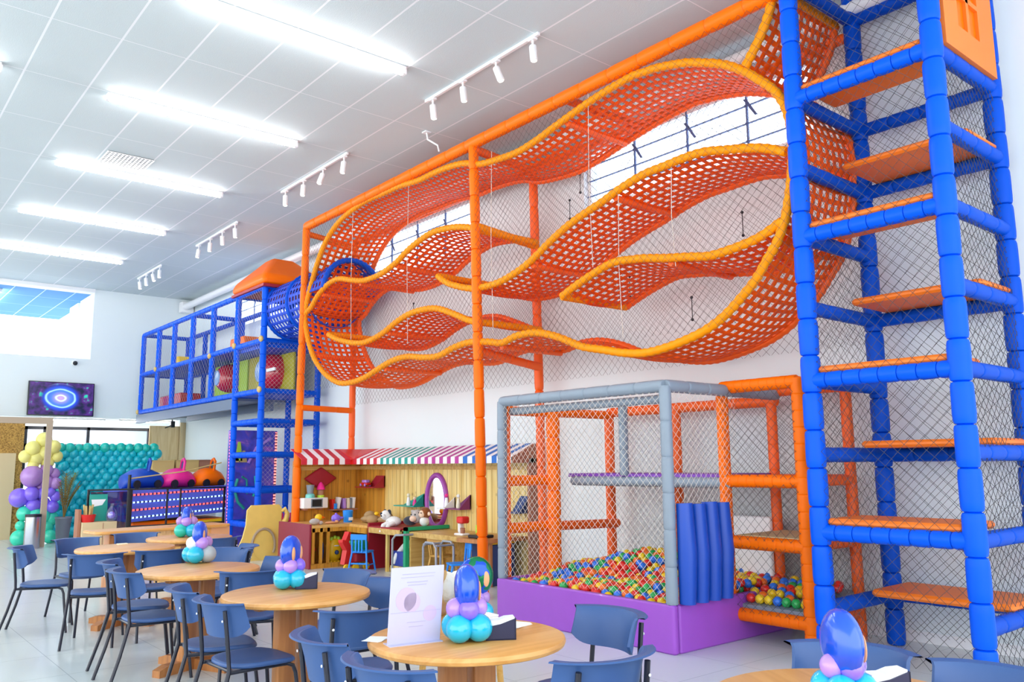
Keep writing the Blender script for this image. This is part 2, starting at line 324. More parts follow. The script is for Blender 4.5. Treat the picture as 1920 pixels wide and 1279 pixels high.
# ------------------------------------------------------------------ ceiling lamps
def tube_lamp(x, y, lab, l=2.44):
    t = thing('tube_light',lab,'light',(x,y,ZC),0,'ceiling tube lights')
    MB().rbox((-l/2,-.05,-.03),(l/2,.05,0),.01).build('housing','whitem',t)
    for k in (-1,1):
        o = MB().tube([(k*.02,0,-.06),(k*(l/2-.03),0,-.06)],.035,10).build('tube','lamp',t)
    for k in (-1,1): MB().rbox((k*(l/2-.015)-.025,-.04,-.09),(k*(l/2-.015)+.025,.04,-.02),.01).build('end_cap','whitem',t)
order = ['nearest','second nearest','middle','second farthest','farthest']
for i,y in enumerate((7.53,10.3,13.08,15.98,18.88)):
    tube_lamp(3.51,y,'%s long white tube light of the row of five across the ceiling'%order[i])
tube_lamp(-.03,10.25,'white tube light whose tip shows at the left picture edge, above the others')
t = dup(bpy.data.objects['tube_light'],(3.1,24.6,5.93),PI/2,'white tube light on the blue ceiling beyond the far wall opening','ceiling tube lights')
def spot(parent_loc, tilt, lab):
    t = thing('track_spotlight',lab,'spotlight',parent_loc,0,'track spotlights')
    m = Matrix.Rotation(tilt[1],4,'Z')@Matrix.Rotation(tilt[0],4,'X')
    MB().rbox((-.03,-.05,-.02),(.03,.05,0),.008).tube([(0,0,-.015),(0,0,-.1)],.012,8).build('bracket','whitem',t)
    MB().lathe([(.0,.0),(.036,.0),(.04,-.01),(.04,-.17),(.034,-.172),(.0,-.172)],16,0,Matrix.Translation((0,0,-.08))@m).build('can','whitem',t)
    MB().lathe([(0,-.1725),(.03,-.1725),(.03,-.176),(0,-.176)],14,0,Matrix.Translation((0,0,-.08))@m).build('lens','lens',t)
names = ['nearest the camera','second from the camera','third from the camera','by the far wall']
TR = [(5.39,5.98,8.08),(5.47,10.21,12.42),(5.55,14.5,16.65),(5.5,18.75,20.5)]
for i,(x,y0,y1) in enumerate(TR):
    o = MB().rbox((x-.018,y0,ZC-.035),(x+.018,y1,ZC),.004).build('light_track','whitem'); tag(o,'white ceiling light track %s'%names[i],'light track','ceiling light tracks')
    for k in range(4 if i != 1 else 4):
        y = y0+.1+(y1-y0-.25)*k/3
        spot((x,y,ZC-.035),((.1,.35,.1,.15)[k]*(1 if i%2 else -1),.6*k+i),'white track spotlight, %s from the near end on the track %s'%(('first','second','third','fourth')[k],names[i]))
t = thing('ceiling_vent','white ceiling tile punched with a grid of dark vent slots beside a tube light','vent',(3.1,12.55,ZC),0)
MB().box((-.31,-.3,-.004),(.31,.3,0)).build('backing','dark',t,False)
lattice(lambda a,b:(a-.32,b-.31,-.012),cuts(.64,.053,.02),cuts(.62,.062,.022),t,'grille','white',.006)
t = thing('ceiling_antenna','small white bent bracket hanging from the ceiling above the orange beam','bracket',(5.95,8.9,ZC))
MB().tube([(0,0,0),(.02,0,-.1),(.1,-.12,-.2),(.14,-.1,-.27)],.012,8).build('arm','whitem',t); MB().rbox((-.05,-.05,-.015),(.05,.05,0),.01).build('base','whitem',t)
# television and camera on the far wall
t = thing('television','flat television high on the far wall showing a glowing blue spiral picture','television',(4.42,YF-.14,3.19))
m = Matrix.Rotation(math.radians(-5),4,'X')
MB().rbox((-.72,-.03,-.41),(.72,.03,.41),.01,0,m).build('case','dark',t)
tv = bpy.data.materials.new('tv_picture'); tv.use_nodes = True; nt = tv.node_tree; b = nt.nodes['Principled BSDF']; tc = nn(nt,'ShaderNodeTexCoord')
mp = nn(nt,'ShaderNodeMapping'); mp.inputs['Scale'].default_value = (1,1,1.45); mp.inputs['Location'].default_value = (.02,0,-.02); nt.links.new(tc.outputs['Object'],mp.inputs[0])
wv = nn(nt,'ShaderNodeTexWave', wave_type='RINGS', rings_direction='Y'); wv.inputs['Scale'].default_value = 1.5; wv.inputs['Distortion'].default_value = 1.6; wv.inputs['Detail Scale'].default_value = 1.5
nt.links.new(mp.outputs[0],wv.inputs[0]); gr = nn(nt,'ShaderNodeTexGradient', gradient_type='SPHERICAL'); mp2 = nn(nt,'ShaderNodeMapping'); mp2.inputs['Scale'].default_value = (2.1,2.1,2.7); mp2.inputs['Location'].default_value=(.05,0,-.05)
nt.links.new(tc.outputs['Object'],mp2.inputs[0]); nt.links.new(mp2.outputs[0],gr.inputs[0])
cr = nn(nt,'ShaderNodeValToRGB'); e = cr.color_ramp.elements; e[0].color = lin('101838'); e[1].color = lin('b48cf0'); a = e.new(.25); a.color = lin('1c3cb0'); a = e.new(.55); a.color = lin('3f6cf0')
nt.links.new(gr.outputs[1],cr.inputs[0]); no = nn(nt,'ShaderNodeTexNoise'); no.inputs['Scale'].default_value = 6; nt.links.new(tc.outputs['Object'],no.inputs[0])
cr2 = nn(nt,'ShaderNodeValToRGB'); e = cr2.color_ramp.elements; e[0].position=.35; e[0].color = lin('0a1a30'); e[1].position=.7; e[1].color = lin('1ca890'); a = e.new(.52); a.color = lin('382060'); a = e.new(.6); a.color=lin('4a2470')
nt.links.new(no.outputs[0],cr2.inputs[0]); mx = nn(nt,'ShaderNodeMix', data_type='RGBA'); mr = nn(nt,'ShaderNodeMapRange'); mr.inputs[1].default_value=.02; mr.inputs[2].default_value=.2
nt.links.new(gr.outputs[1],mr.inputs[0]); nt.links.new(mr.outputs[0],mx.inputs[0]); nt.links.new(cr2.outputs[0],mx.inputs[6]); nt.links.new(cr.outputs[0],mx.inputs[7])
m3 = nn(nt,'ShaderNodeMix', data_type='RGBA', blend_type='ADD'); pw = nn(nt,'ShaderNodeMath', operation='POWER'); pw.inputs[1].default_value = 9; nt.links.new(wv.outputs[1],pw.inputs[0]); mu = nn(nt,'ShaderNodeMath', operation='MULTIPLY'); nt.links.new(pw.outputs[0],mu.inputs[0]); nt.links.new(mr.outputs[0],mu.inputs[1])
nt.links.new(mu.outputs[0],m3.inputs[0]); nt.links.new(mx.outputs[2],m3.inputs[6]); m3.inputs[7].default_value = lin('8ab4ff'); nt.links.new(m3.outputs[2],b.inputs['Emission Color']); b.inputs['Emission Strength'].default_value = .9; b.inputs['Base Color'].default_value = (0,0,0,1); b.inputs['Roughness'].default_value=.25
MB().box((-.695,-.034,-.39),(.695,-.03,.39),0,m).build('screen',tv,t,False)
MB().box((-.1,.02,-.1),(.1,.13,.1)).build('bracket','dark',t)
t = thing('security_camera','small dark dome camera under the high opening of the far wall','camera',(4.68,YF-.02,4.1))
MB().rbox((-.06,-.04,-.05),(.06,.02,.05),.02).build('base','white',t); MB().sphere((0,-.06,-.01),.055).build('dome','dark',t)
t = thing('wall_speaker','small dark bracketed speaker by the timber door, under the blue play deck','speaker',(7.06,YF-.15,2.66))
MB().rbox((-.05,-.06,-.1),(.05,.06,.06),.015).build('cabinet','dark',t); MB().tube([(0,0,.05),(.02,.1,.1)],.015,8).build('bracket','dark',t); MB().tube([(-.05,-.02,-.06),(-.2,-.06,-.12)],.014,8).build('arm','dark',t)
# ================================================================== orange net maze
XF, XB, ZB = 6.1, 7.2, 5.6
FR_Y = 12.9, 8.02, 3.66
t = thing('net_maze_scaffold','orange padded pipe frame that holds up the wavy net walkways along the window wall','climbing frame',(6.1,8,0))
t.location = (0,0,0)
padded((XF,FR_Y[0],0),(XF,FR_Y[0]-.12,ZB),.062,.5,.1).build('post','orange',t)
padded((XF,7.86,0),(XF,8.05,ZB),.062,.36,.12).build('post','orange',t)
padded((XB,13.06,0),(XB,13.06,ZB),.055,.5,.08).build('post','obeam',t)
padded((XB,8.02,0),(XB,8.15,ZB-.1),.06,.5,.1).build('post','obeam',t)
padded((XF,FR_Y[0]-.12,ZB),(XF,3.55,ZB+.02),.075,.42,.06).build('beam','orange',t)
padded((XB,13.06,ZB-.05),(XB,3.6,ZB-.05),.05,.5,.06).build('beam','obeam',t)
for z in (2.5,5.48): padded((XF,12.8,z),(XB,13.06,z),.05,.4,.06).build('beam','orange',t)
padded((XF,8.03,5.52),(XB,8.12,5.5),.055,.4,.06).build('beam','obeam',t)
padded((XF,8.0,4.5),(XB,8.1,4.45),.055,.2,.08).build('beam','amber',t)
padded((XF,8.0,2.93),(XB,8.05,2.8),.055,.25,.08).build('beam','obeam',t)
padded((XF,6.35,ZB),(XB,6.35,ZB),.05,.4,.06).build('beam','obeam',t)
net((XF-.04,3.62,2.75),(0,1,0),(0,0,1),4.38,2.82,.066,.0014,t)
net((XF-.04,8.05,2.75),(0,1,0),(0,0,1),4.75,2.82,.066,.0012,t)
net((XB+.04,3.62,2.6),(0,1,0),(0,0,1),9.4,2.95,.075,.0018,t)
for (y,z0,z1) in ((11.2,3.4,5.55),(9.6,3.2,5.5),(7.7,3.1,5.4),(6.0,3.6,5.6),(5.6,2.8,4.3),(4.9,3.4,4.4)):
    MB().tube([(XF+.02,y,z1),(XF+.02,y+.02,(z0+z1)/2),(XF+.03,y,z0)],.004,5).build('hanging_rope','netw',t)
for (y,z) in ((11.2,3.9),(9.6,4.0),(8.1,3.3),(7.5,4.7),(5.6,3.1),(4.9,3.9),(7.3,5.0),(6.5,3.5)):
    MB().tube([(XB+.06,y,z+.25),(XB+.06,y,z)],.005,5).sphere((XB+.06,y,z),.018,8,5).sphere((XB+.06,y,z+.25),.018,8,5).build('tie','dark',t)
LOOP = [(12.77,4.17),(12.65,4.45),(12.33,4.95),(12.01,5.25),(11.56,5.45),(10.89,5.55),(10.32,5.54),(9.84,5.53),(9.34,5.48),(8.96,5.48),(8.58,5.46),(8.26,5.41),(7.96,5.31),(7.57,5.26),(7.2,5.24),(6.85,5.28),(6.55,5.34),(6.17,5.41),(5.84,5.46),(5.38,5.5),(5.2,5.48),(5.03,5.46),(4.7,5.38),(4.47,5.29),(4.24,5.18),(4.04,5.04),(3.91,4.92),(3.78,4.79),(3.69,4.66),(3.64,4.54),(3.61,4.40),(3.6,4.25),(3.61,4.07),(3.64,3.87),(3.68,3.69),(3.73,3.54),(3.8,3.4),(3.91,3.26),(4.03,3.11),(4.18,2.98),(4.37,2.84),(4.58,2.74),(4.79,2.68),(5.05,2.63),(5.31,2.61),(5.59,2.64),(5.86,2.7),(6.14,2.76),(6.28,2.81),(6.58,2.93),(6.9,3.01),(7.23,3.02),(7.52,2.97),(7.77,3.01),(8.16,3.05),(8.5,3.02),(8.85,2.95),(9.21,2.97),(9.59,3.02),(9.98,3.0),(10.4,2.91),(10.74,2.83),(11.14,2.79),(11.56,2.82),(12.01,3.0),(12.36,3.25),(12.59,3.53),(12.71,3.77),(12.78,3.98),(12.77,4.17)]
M1 = [(12.74,4.10),(12.55,4.17),(12.37,4.3),(12.04,4.44),(11.64,4.48),(11.14,4.37),(10.79,4.31),(10.34,4.32),(9.91,4.41),(9.62,4.52),(9.32,4.6),(8.95,4.65),(8.51,4.61),(8.17,4.53),(8.03,4.47)]
M2 = [(8.86,4.02),(8.59,3.87),(8.17,3.74),(7.96,3.71),(7.58,3.71),(7.22,3.78),(6.98,3.86),(6.81,3.94),(6.62,4.03),(6.37,4.13),(6.13,4.2),(5.84,4.27),(5.56,4.35),(5.25,4.41),(4.99,4.42),(4.74,4.43),(4.51,4.42),(4.29,4.37),(4.08,4.32),(3.88,4.26),(3.66,4.16)]
M3 = [(6.47,3.36),(6.26,3.44),(5.97,3.53),(5.69,3.59),(5.43,3.57),(5.27,3.55),(5.01,3.5),(4.75,3.46),(4.51,3.42),(4.28,3.43),(4.05,3.46),(3.9,3.5),(3.74,3.57)]
M4 = [(11.92,3.62),(11.59,3.5),(11.1,3.39),(10.69,3.36),(10.25,3.43),(9.89,3.54),(9.55,3.61),(9.17,3.62),(8.85,3.58),(8.5,3.46),(8.17,3.33),(7.97,3.28)]
R0 = [(4.02,5.07),(3.92,5.2),(3.82,5.34),(3.74,5.5),(3.69,5.68)]
def walkway(name, label, curve, bars=(), x0=XF+.02, x1=XB-.05, sag=.05, ends=()):
    t = thing(name, label, 'net walkway', (0,0,0), 0, 'wavy orange net walkways')
    c = catmull(curve,.02); d = np.r_[0,np.cumsum(np.linalg.norm(np.diff(c,axis=0),axis=1))]; L = d[-1]; wd = x1-x0
    ul = cuts(L,.1,.044); vl = cuts(wd,.108,.05)
    def surf(a,b):
        k = b/wd; return (x0+b, np.interp(a,d,c[:,0]), np.interp(a,d,c[:,1])-sag*math.sin(PI*k))
    lattice(surf,ul,vl,t,'woven_deck','web',.006)
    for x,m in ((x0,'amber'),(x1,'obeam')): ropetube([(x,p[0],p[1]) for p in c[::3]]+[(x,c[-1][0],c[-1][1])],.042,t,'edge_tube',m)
    for s in bars:
        a = s*L; y, z = np.interp(a,d,c[:,0]), np.interp(a,d,c[:,1])
        padded((x0+.03,y,z-.045),(x1-.03,y,z-.045),.036,.35,.04).build('crossbar','obeam',t)
    for s in ends:
        y, z = (c[0] if s == 0 else c[-1]); padded((x0,y,z),(x1,y,z),.045,.1,.06).build('end_tube','amber',t)
    return t
walkway('net_loop','huge closed loop of orange woven net, the outermost ring of the wavy net maze',LOOP,(.33,.455,.72,.845,.96))
walkway('net_walkway','wavy orange net walkway at mid height in the left bay, above the lower left one',M1,(.12,.38,.6),ends=(1,))
walkway('net_walkway','long wavy orange net walkway rising towards the blue tower in the right bay',M2,(.36,.62),ends=(0,))
walkway('net_walkway','short orange net walkway hanging lowest inside the loop in the right bay',M3,(.55,),ends=(0,))
walkway('net_walkway','short wavy orange net walkway hanging lowest inside the loop in the left bay',M4,(.45,),ends=(0,1))
walkway('net_ramp','steep orange net ramp from the top of the loop up into the blue tower',R0,(),ends=(1,))
# ================================================================== front blue climbing tower
Y0, Y1 = 2.41, 3.55
t = thing('climbing_tower','tall blue padded climbing tower with orange zigzag step boards at the right of the picture','climbing tower',(0,0,0))
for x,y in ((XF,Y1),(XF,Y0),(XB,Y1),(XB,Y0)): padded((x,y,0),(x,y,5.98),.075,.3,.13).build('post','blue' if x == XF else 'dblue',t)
LV = [5.68,4.58,3.98,3.38,2.79,2.19,1.6,1.0,.42]
for i,z in enumerate(LV):
    front = i%2 == 1
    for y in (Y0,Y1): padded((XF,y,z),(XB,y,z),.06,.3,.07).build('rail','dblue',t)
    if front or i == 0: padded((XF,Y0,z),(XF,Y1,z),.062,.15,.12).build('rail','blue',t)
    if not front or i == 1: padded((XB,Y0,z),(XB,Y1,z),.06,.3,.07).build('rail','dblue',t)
    if i == 0: continue
    zz = z+.055; a, b = ((XF-.02,XF+.55) if front else (XB-.62,XB+.03)); mb = MB()
    mb.rbox((a,Y0+.06 if front else Y0-.02,zz),(b,Y1-.06 if front else Y1-.12,zz+.055),.04); mb.build('step_board','oplat',t)
pn = MB(); yy = Y0-.08
def wpanel(mb,x0,x1,z0,z1): mb.box((x0,yy,z0),(x1,yy+.04,z1))
X0,X1,Z0,Z1 = 6.17,7.12,4.62,5.6; cx = 6.62; cz = 5.12
for a in ((X0,X1,Z0,cz-.28),(X0,X1,cz+.28,Z1),(X0,cx-.2,cz-.28,cz+.28),(cx+.2,X1,cz-.28,cz+.28),(cx-.025,cx+.025,cz-.28,cz+.28),(cx-.2,cx+.2,cz-.02,cz+.02)): wpanel(pn,*a)
wp = pn.build('window_panel','oplat',t,False); MB().box((cx-.2,yy+.025,cz-.28),(cx+.2,yy+.035,cz+.28)).build('window_backing','orange',wp,False)
net((XF-.03,Y0,.1),(0,1,0),(0,0,1),Y1-Y0,5.6,.072,.0018,t)
net((XB+.03,Y0,.1),(0,1,0),(0,0,1),Y1-Y0,5.6,.085,.002,t)
net((XF,Y0-.02,.1),(1,0,0),(0,0,1),XB-XF,4.5,.06,.002,t,wob=.02)
net((XF,Y1+.02,.1),(1,0,0),(0,0,1),XB-XF,5.5,.066,.0016,t)
o = MB().tube([(XB-.06,Y1+.07,2.32),(XB-.08,Y1-.07,2.33),(XB+.08,Y1-.07,2.31),(XB+.06,Y1+.07,2.33)],.008,6).build('red_string','red'); tag(o,'thin red string tied round the rear blue post of the climbing tower','string')
# ================================================================== far blue play deck
t = thing('play_deck','long two storey blue padded play deck raised on a grey steel beam','play structure',(0,0,0))
YS = [14.42,15.68,17.0,18.24,19.47,20.6,21.85]; z0, z1, z2 = 2.9,3.83,4.84
for x in (XF,XB):
    m = 'blue' if x == XF else 'dblue'
    for i,y in enumerate(YS):
        if x == XB and i in (2,4): continue
        padded((x,y,0 if i < 2 else z0-.05),(x,y,z2),.058,.26,.1).build('post',m,t)
    for z in (z0,z1,z2): padded((x,YS[0],z),(x,YS[-1],z),.055,.3,.07).build('rail',m,t)
    for z in (2.35,1.75,1.11,.49): padded((x,YS[0],z),(x,YS[1],z),.055,.26,.08).build('rail',m,t)
for i,y in enumerate(YS):
    for z in ((z0,z1,z2) if i in (0,1,6) else ()) if i != 3 else (z2,z0): padded((XF,y,z),(XB,y,z),.052,.3,.07).build('rail','dblue',t)
for y in YS[:2]:
    for z in (2.35,1.75,1.11,.49): padded((XF,y,z),(XB,y,z),.055,.3,.08).build('rail','dblue',t)
MB().rbox((XF-.02,15.7,2.63),(XF+.07,22.1,2.84),.01).box((XF+.07,15.7,2.8),(XB+.1,22.1,2.86)).rbox((XB-.4,15.7,2.63),(XB-.3,20.5,2.8),.01).build('steel_beam','steel',t)
MB().rbox((XF,YS[1],z0),(XB,YS[-1],z0+.04),.01).build('floor_board','dblue',t); MB().rbox((XF,YS[1],z1-.02),(XB,YS[-1],z1+.03),.01).build('floor_board','dblue',t)
MB().rbox((XF+.05,YS[0],z0-.04),(XB,YS[1],z0+.02),.01).build('floor_board','dblue',t); MB().rbox((XF+.05,YS[0],z1-.12),(XB,YS[1],z1+.02),.01).build('floor_board','dblue',t)
net((XF-.03,14.42,2.9),(0,1,0),(0,0,1),1.26,1.9,.07,.0013,t,'netw',wob=.01); net((XF-.03,15.68,2.9),(0,1,0),(0,0,1),6.15,1.9,.1,.0013,t,'netw',wob=.01)
net((XF,14.38,1.2),(1,0,0),(0,0,1),1.1,2.6,.06,.0013,t,'netw',wob=.01)
for (x,y,z) in ((XF-.06,14.4,3.85),(XF-.06,14.4,2.92),(XF-.06,15.68,3.86),(XF-.06,17.0,3.8),(XF-.06,21.85,2.9),(XF-.06,20.6,3.86)): MB().sphere((x,y,z),(.04,.06,.06),10,7).build('rope_tie','tan',t)
# roof
r = [[(XF-.1,14.28,z2+.04),(XB+.12,14.28,z2+.04),(XB+.12,15.82,z2+.04),(XF-.1,15.82,z2+.04)],[(XF-.1,14.28,z2+.2),(XB+.12,14.28,z2+.2),(XB+.12,15.82,z2+.2),(XF-.1,15.82,z2+.2)],[(6.42,14.85,5.5),(6.88,14.85,5.5),(6.88,15.3,5.5),(6.42,15.3,5.5)],[(6.5,14.95,5.53),(6.8,14.95,5.53),(6.8,15.2,5.53),(6.5,15.2,5.53)]]
ro = MB().loft(r).build('roof','orange',t,True,20); bv = ro.modifiers.new('soft','BEVEL'); bv.width = .07; bv.segments = 3
MB().loft([[(x,y,z+d) for x,y,z in r[0]] for d in (-.06,-.01)]).build('roof_base','dred',t)
# woven blue tunnel between the deck and the loop
cy, cz, R = 6.64, 4.42, .53
def cyl(a,b): k = b/R; return (cy+R*math.cos(k), a+12.7, cz+R*math.sin(k))
tn = thing('woven_tunnel','round blue woven net tunnel joining the blue deck to the orange loop','tunnel',(0,0,0))
lattice(cyl,cuts(1.7,.12,.05),cuts(2*PI*R,.13,.055),tn,'woven_skin','bweb',.01)
lattice(lambda a,b: cyl(a-.62,b),cuts(.6,.12,.05),cuts(PI*R,.13,.055),tn,'woven_canopy','bweb',.01)
ropetube([(cy+R*math.cos(a),12.1,cz+R*math.sin(a)) for a in np.linspace(0,PI,24)],.045,tn,'hoop','dblue')
for y in (13.5,14.4): ropetube([(cy+R*math.cos(a),y,cz+R*math.sin(a)) for a in np.linspace(0,2*PI,40)],.04,tn,'hoop','dblue')
# bubble window panels and soft blocks on the deck
for nm,lab,ya,yb,c,(by,bz,br) in (('bubble_panel','lime panel with a small red bubble window on the blue deck',17.0,18.85,'lime',(17.85,3.45,.32)),('bubble_panel','olive yellow panel with a large red bubble tube, under the orange roof',14.75,16.9,'olive',(15.55,3.38,.40))):
    p = thing('bubble_tunnel',lab,'play panel',(6.85,(ya+yb)/2,z0+.04),0,'bubble panels'); h = z1-z0-.08
    MB().rbox((0,ya-(ya+yb)/2,0),(.05,yb-(ya+yb)/2,h),.012).build('board',c,p)
    y = by-(ya+yb)/2; z = bz-z0-.04; m = Matrix.Translation((0,y,z))@Matrix.Rotation(-PI/2,4,'Y')
    MB().lathe([(br,0),(br,.03),(br*.98,.1),(br*.85,.22),(br*.6,.3),(br*.55,.31)],28,0,m).build('bubble','bubble',p)
    MB().lathe([(0,.3),(br*.55,.3),(br*.5,.33),(0,.35)],24,0,m@Matrix.Translation((0,br*.1,0))).build('window','pbub',p)
    if br > .35: MB().rbox((-.3,y-.62,z-.03),(-.27,y-.1,z+.03),.005).build('white_sticker','white',p)
for lab,m,y,z,l,h,prof in (('yellow soft wedge block on the upper blue deck','yellow',20.2,z1+.03,.55,.3,1),('flat red soft block on the upper blue deck','red',19.0,z1+.03,.7,.14,0),('peach orange soft ramp on the upper blue deck','orange',16.4,z1+.03,.9,.3,1),('long raspberry soft block on the lower blue deck','bubble',20.6,z0+.04,1.5,.33,0)):
    q = [(6.4,y-l/2,z),(6.4,y+l/2,z),(6.4,y+l/2,z+h),(6.4,y-l/2+(.2 if prof else 0),z+h)]
    o = MB().prism(q,(.5,0,0)).build('soft_block',m,None,True,30); bv = o.modifiers.new('soft','BEVEL'); bv.width = .03; bv.segments = 3; tag(o,lab,'soft block','soft blocks on the blue deck')
# ================================================================== ball pit with the purple base
PX, PY0, PY1, PZ = 5.47, 4.53, 6.84, .39
t = thing('ball_pit','walled ball pit with purple padded base, grey pipe frame and pale net','ball pit',(0,0,0))
MB().rbox((PX,PY0,0),(PX+.07,PY1,PZ),.025).build('base_wall','purple',t); MB().rbox((PX+.075,PY0,0),(XB,PY0+.07,PZ),.025).build('base_wall','purple',t)
MB().rbox((PX+.075,PY1-.07,0),(XB,PY1,PZ),.025).build('base_wall','purple',t); MB().box((PX+.07,PY0+.07,.02),(XB,PY1-.07,.1)).build('pit_floor','mat_y',t,False)
zt = 2.2
def pp(n,a,b,r,m,seg=.3,amp=.05): return padded(a,b,r,seg,amp).build(n,m,t)
g0, g1 = PX+.05, PY0+.05
for x,y in ((g0,g1),(g0,PY1-.05)): pp('post',(x,y,PZ),(x,y,zt),.052,'gray')
pp('rail',(g0,g1,zt),(g0,PY1-.05,zt),.055,'gray'); pp('rail',(g0,g1,zt),(XB,g1,zt),.055,'gray'); pp('rail',(g0+.12,g1+.1,zt-.1),(g0+.12,PY1-.05,zt-.1),.04,'gray')
pp('post',(6.4,5.88,1.42),(6.4,5.88,zt),.05,'gray')
pp('rail',(g0,PY1-.02,zt-.09),(XB,PY1-.02,zt-.09),.05,'orange'); pp('rail',(XB,PY1,zt-.06),(XB,g1,zt-.06),.055,'obeam')
for z in (1.37,.88): pp('rail',(g0+.03,PY1-.02,z),(6.22,PY1-.02,z),.055,'orange',.08)
pp('rail',(6.22,PY1-.1,.88),(XB,PY1-.1,.86),.05,'obeam',.1)
pp('post',(6.2,PY1-.1,.1),(6.2,PY1-.1,zt-.08),.075,'orange',.3,.1)
for x,y in ((XB,PY1),(XB,5.84)): pp('post',(x,y,.1),(x,y,zt-.05),.058,'obeam',.35)
pp('post',(g0+.09,PY1-.03,.1),(g0+.09,PY1-.03,zt-.1),.03,'obeam')
pp('rail',(6.4,g1,1.36),(6.4,PY1-.2,1.36),.05,'gray'); MB().rbox((6.4,PY0+.12,1.4),(XB,PY1-.12,1.44),.01).build('upper_deck','dpurple',t)
MB().rbox((7.1,4.66,.4),(7.16,5.74,1.02),.02).build('white_board','white',t)
net((PX+.03,g1,PZ+.03),(0,1,0),(0,0,1),PY1-PY0-.1,zt-PZ-.06,.052,.0017,t,'netw',wob=.015)
net((g0,PY0+.02,PZ+.03),(1,0,0),(0,0,1),.95,zt-PZ-.06,.052,.0016,t,'netw',wob=.02)
net((g0,PY1+.03,PZ),(1,0,0),(0,0,1),1.6,zt-PZ,.06,.0015,t)
net((XB+.05,PY0,PZ),(0,1,0),(0,0,1),PY1-PY0,zt-PZ,.055,.0016,t)
for k in range(4):
    o = MB().tube([(5.62+.17*k,PY0-.03,PZ+.005),(5.62+.17*k,PY0-.045,.8),(5.62+.17*k,PY0-.03,1.21-.01*(k%2))],[.07,.082,.07],12).build('pad_slat','royal',t)
# small ball tray in the orange frame beside it
tt = thing('ball_tray','orange padded frame with a raised tray of plastic balls beside the blue tower','climbing frame',(0,0,0)); t2 = tt
def p2(n,a,b,r,m,seg=.12,amp=.03): return padded(a,b,r,seg,amp).build(n,m,t2)
SX, SY0, SY1 = 6.4, 3.86, 4.64
for y in (SY0,SY1): p2('post',(SX,y,0),(SX,y,2.26),.055,'orange',.14); p2('post',(XB,y,0),(XB,y,2.2),.05,'obeam',.25)
p2('post',(XB-.05,4.25,.3),(XB-.05,4.25,2.2),.055,'obeam',.25)
for z in (2.23,1.38,.84,.22):
    p2('rail',(SX,SY0,z),(SX,SY1,z),.058,'orange',.09); p2('rail',(XB,SY0,z),(XB,SY1,z),.05,'obeam',.2)
    for y in (SY0,SY1): p2('rail',(SX,y,z),(XB,y,z),.045,'obeam',.12)
MB().prism([(SX+.02,SY0+.02,.24),(XB,SY0+.02,.3),(XB,SY0+.02,.41),(SX+.02,SY0+.02,.305)],(0,SY1-SY0-.04,0)).build('tray','gray',t2); MB().rbox((SX+.05,SY0+.05,.86),(XB,SY1-.05,.9),.02).build('shelf_board','mat_y',t2)
MB().rbox((SX+.05,SY0+.05,1.4),(XB,SY1-.05,1.43),.02).build('shelf_board','obeam',t2)
net((SX-.05,SY0,.25),(0,1,0),(0,0,1),SY1-SY0,2.0,.06,.0018,t2); net((XB+.05,SY0,.25),(0,1,0),(0,0,1),SY1-SY0,2.0,.055,.0018,t2)
# balls: the nearest ones by themselves, the deep heap behind them as one mass
BC = [('red','e8281e'),('yellow','f8d01c'),('green','22b054'),('blue','2878ec'),('orange','fa7420')]
for n,c in BC: M['ball_'+n] = mat('ball_'+n,c,.32,coat=.2)
proto = {}
def ball(x,y,z,r,where):
    n = random.choices(BC,(22,30,22,12,20))[0][0]; key = n
    if key not in proto:
        proto[key] = MB().sphere((0,0,0),1,12,8).build('plastic_ball','ball_'+n); o = proto[key]
    else: o = proto[key].copy(); COL.objects.link(o)
    o.location = (x,y,z); o.scale = (r,r,r); o.rotation_euler = (random.random()*6,random.random()*6,0)
    tag(o,'%s plastic ball lying %s'%(n,'in the purple walled pit' if where else 'in the raised orange framed tray'),'ball','%s balls in the %s'%(n,'purple pit' if where else 'orange framed tray'))
def heap(x,y):
    return .36+.1*min(1,max(0,(x-5.6)/1.2))+.13*math.exp(-((x-6.75)**2+(y-5.9)**2)/.22)+.03*math.sin(5*x+3*y)
cand = []; s = .083; row = 0; y = PY0+.12
while y < PY1-.12:
    x = PX+.12+(row%2)*s/2
    while x < XB-.03:
        cand.append((x+random.uniform(-.008,.008),y+random.uniform(-.008,.008))); x += s
    y += s*.87; row += 1
for x,y in list(cand): pass
cand = [c for c in cand if math.hypot(c[0]-6.2,c[1]-PY1+.1) > .11 and not (c[0] > 7.1 and abs(c[1]-5.84) < .1)]
cand.sort(key=lambda c: c[0]**2+c[1]**2)
for x,y in cand[:250]: ball(x,y,heap(x,y)+random.uniform(-.012,.022),.042,True)
mass = MB()
for x,y in cand[250:]: mass.sphere((x,y,heap(x,y)+random.uniform(-.015,.025)),.042,10,7,random.randrange(5))
for x,y in cand: mass.sphere((x+.03,y+.03,heap(x,y)-.055),.034,7,5,random.randrange(5))
mo = mass.build('ball_pit_fill',['ball_'+n for n,_ in BC]); stuff(tag(mo,'deep heap of small mixed plastic balls filling the back of the purple pit','balls'))
n = 0
for i in range(8):
    for j in range(8):
        x, y = SX+.09+.087*i+random.uniform(-.006,.006), SY0+.095+.088*j+.03*(i%2)+random.uniform(-.006,.006)
        if y > SY1-.07 or random.random() < .1 or n >= 50: continue
        ball(x,y,.353+.1*max(0,x-6.5)/.6,.043,False); n += 1
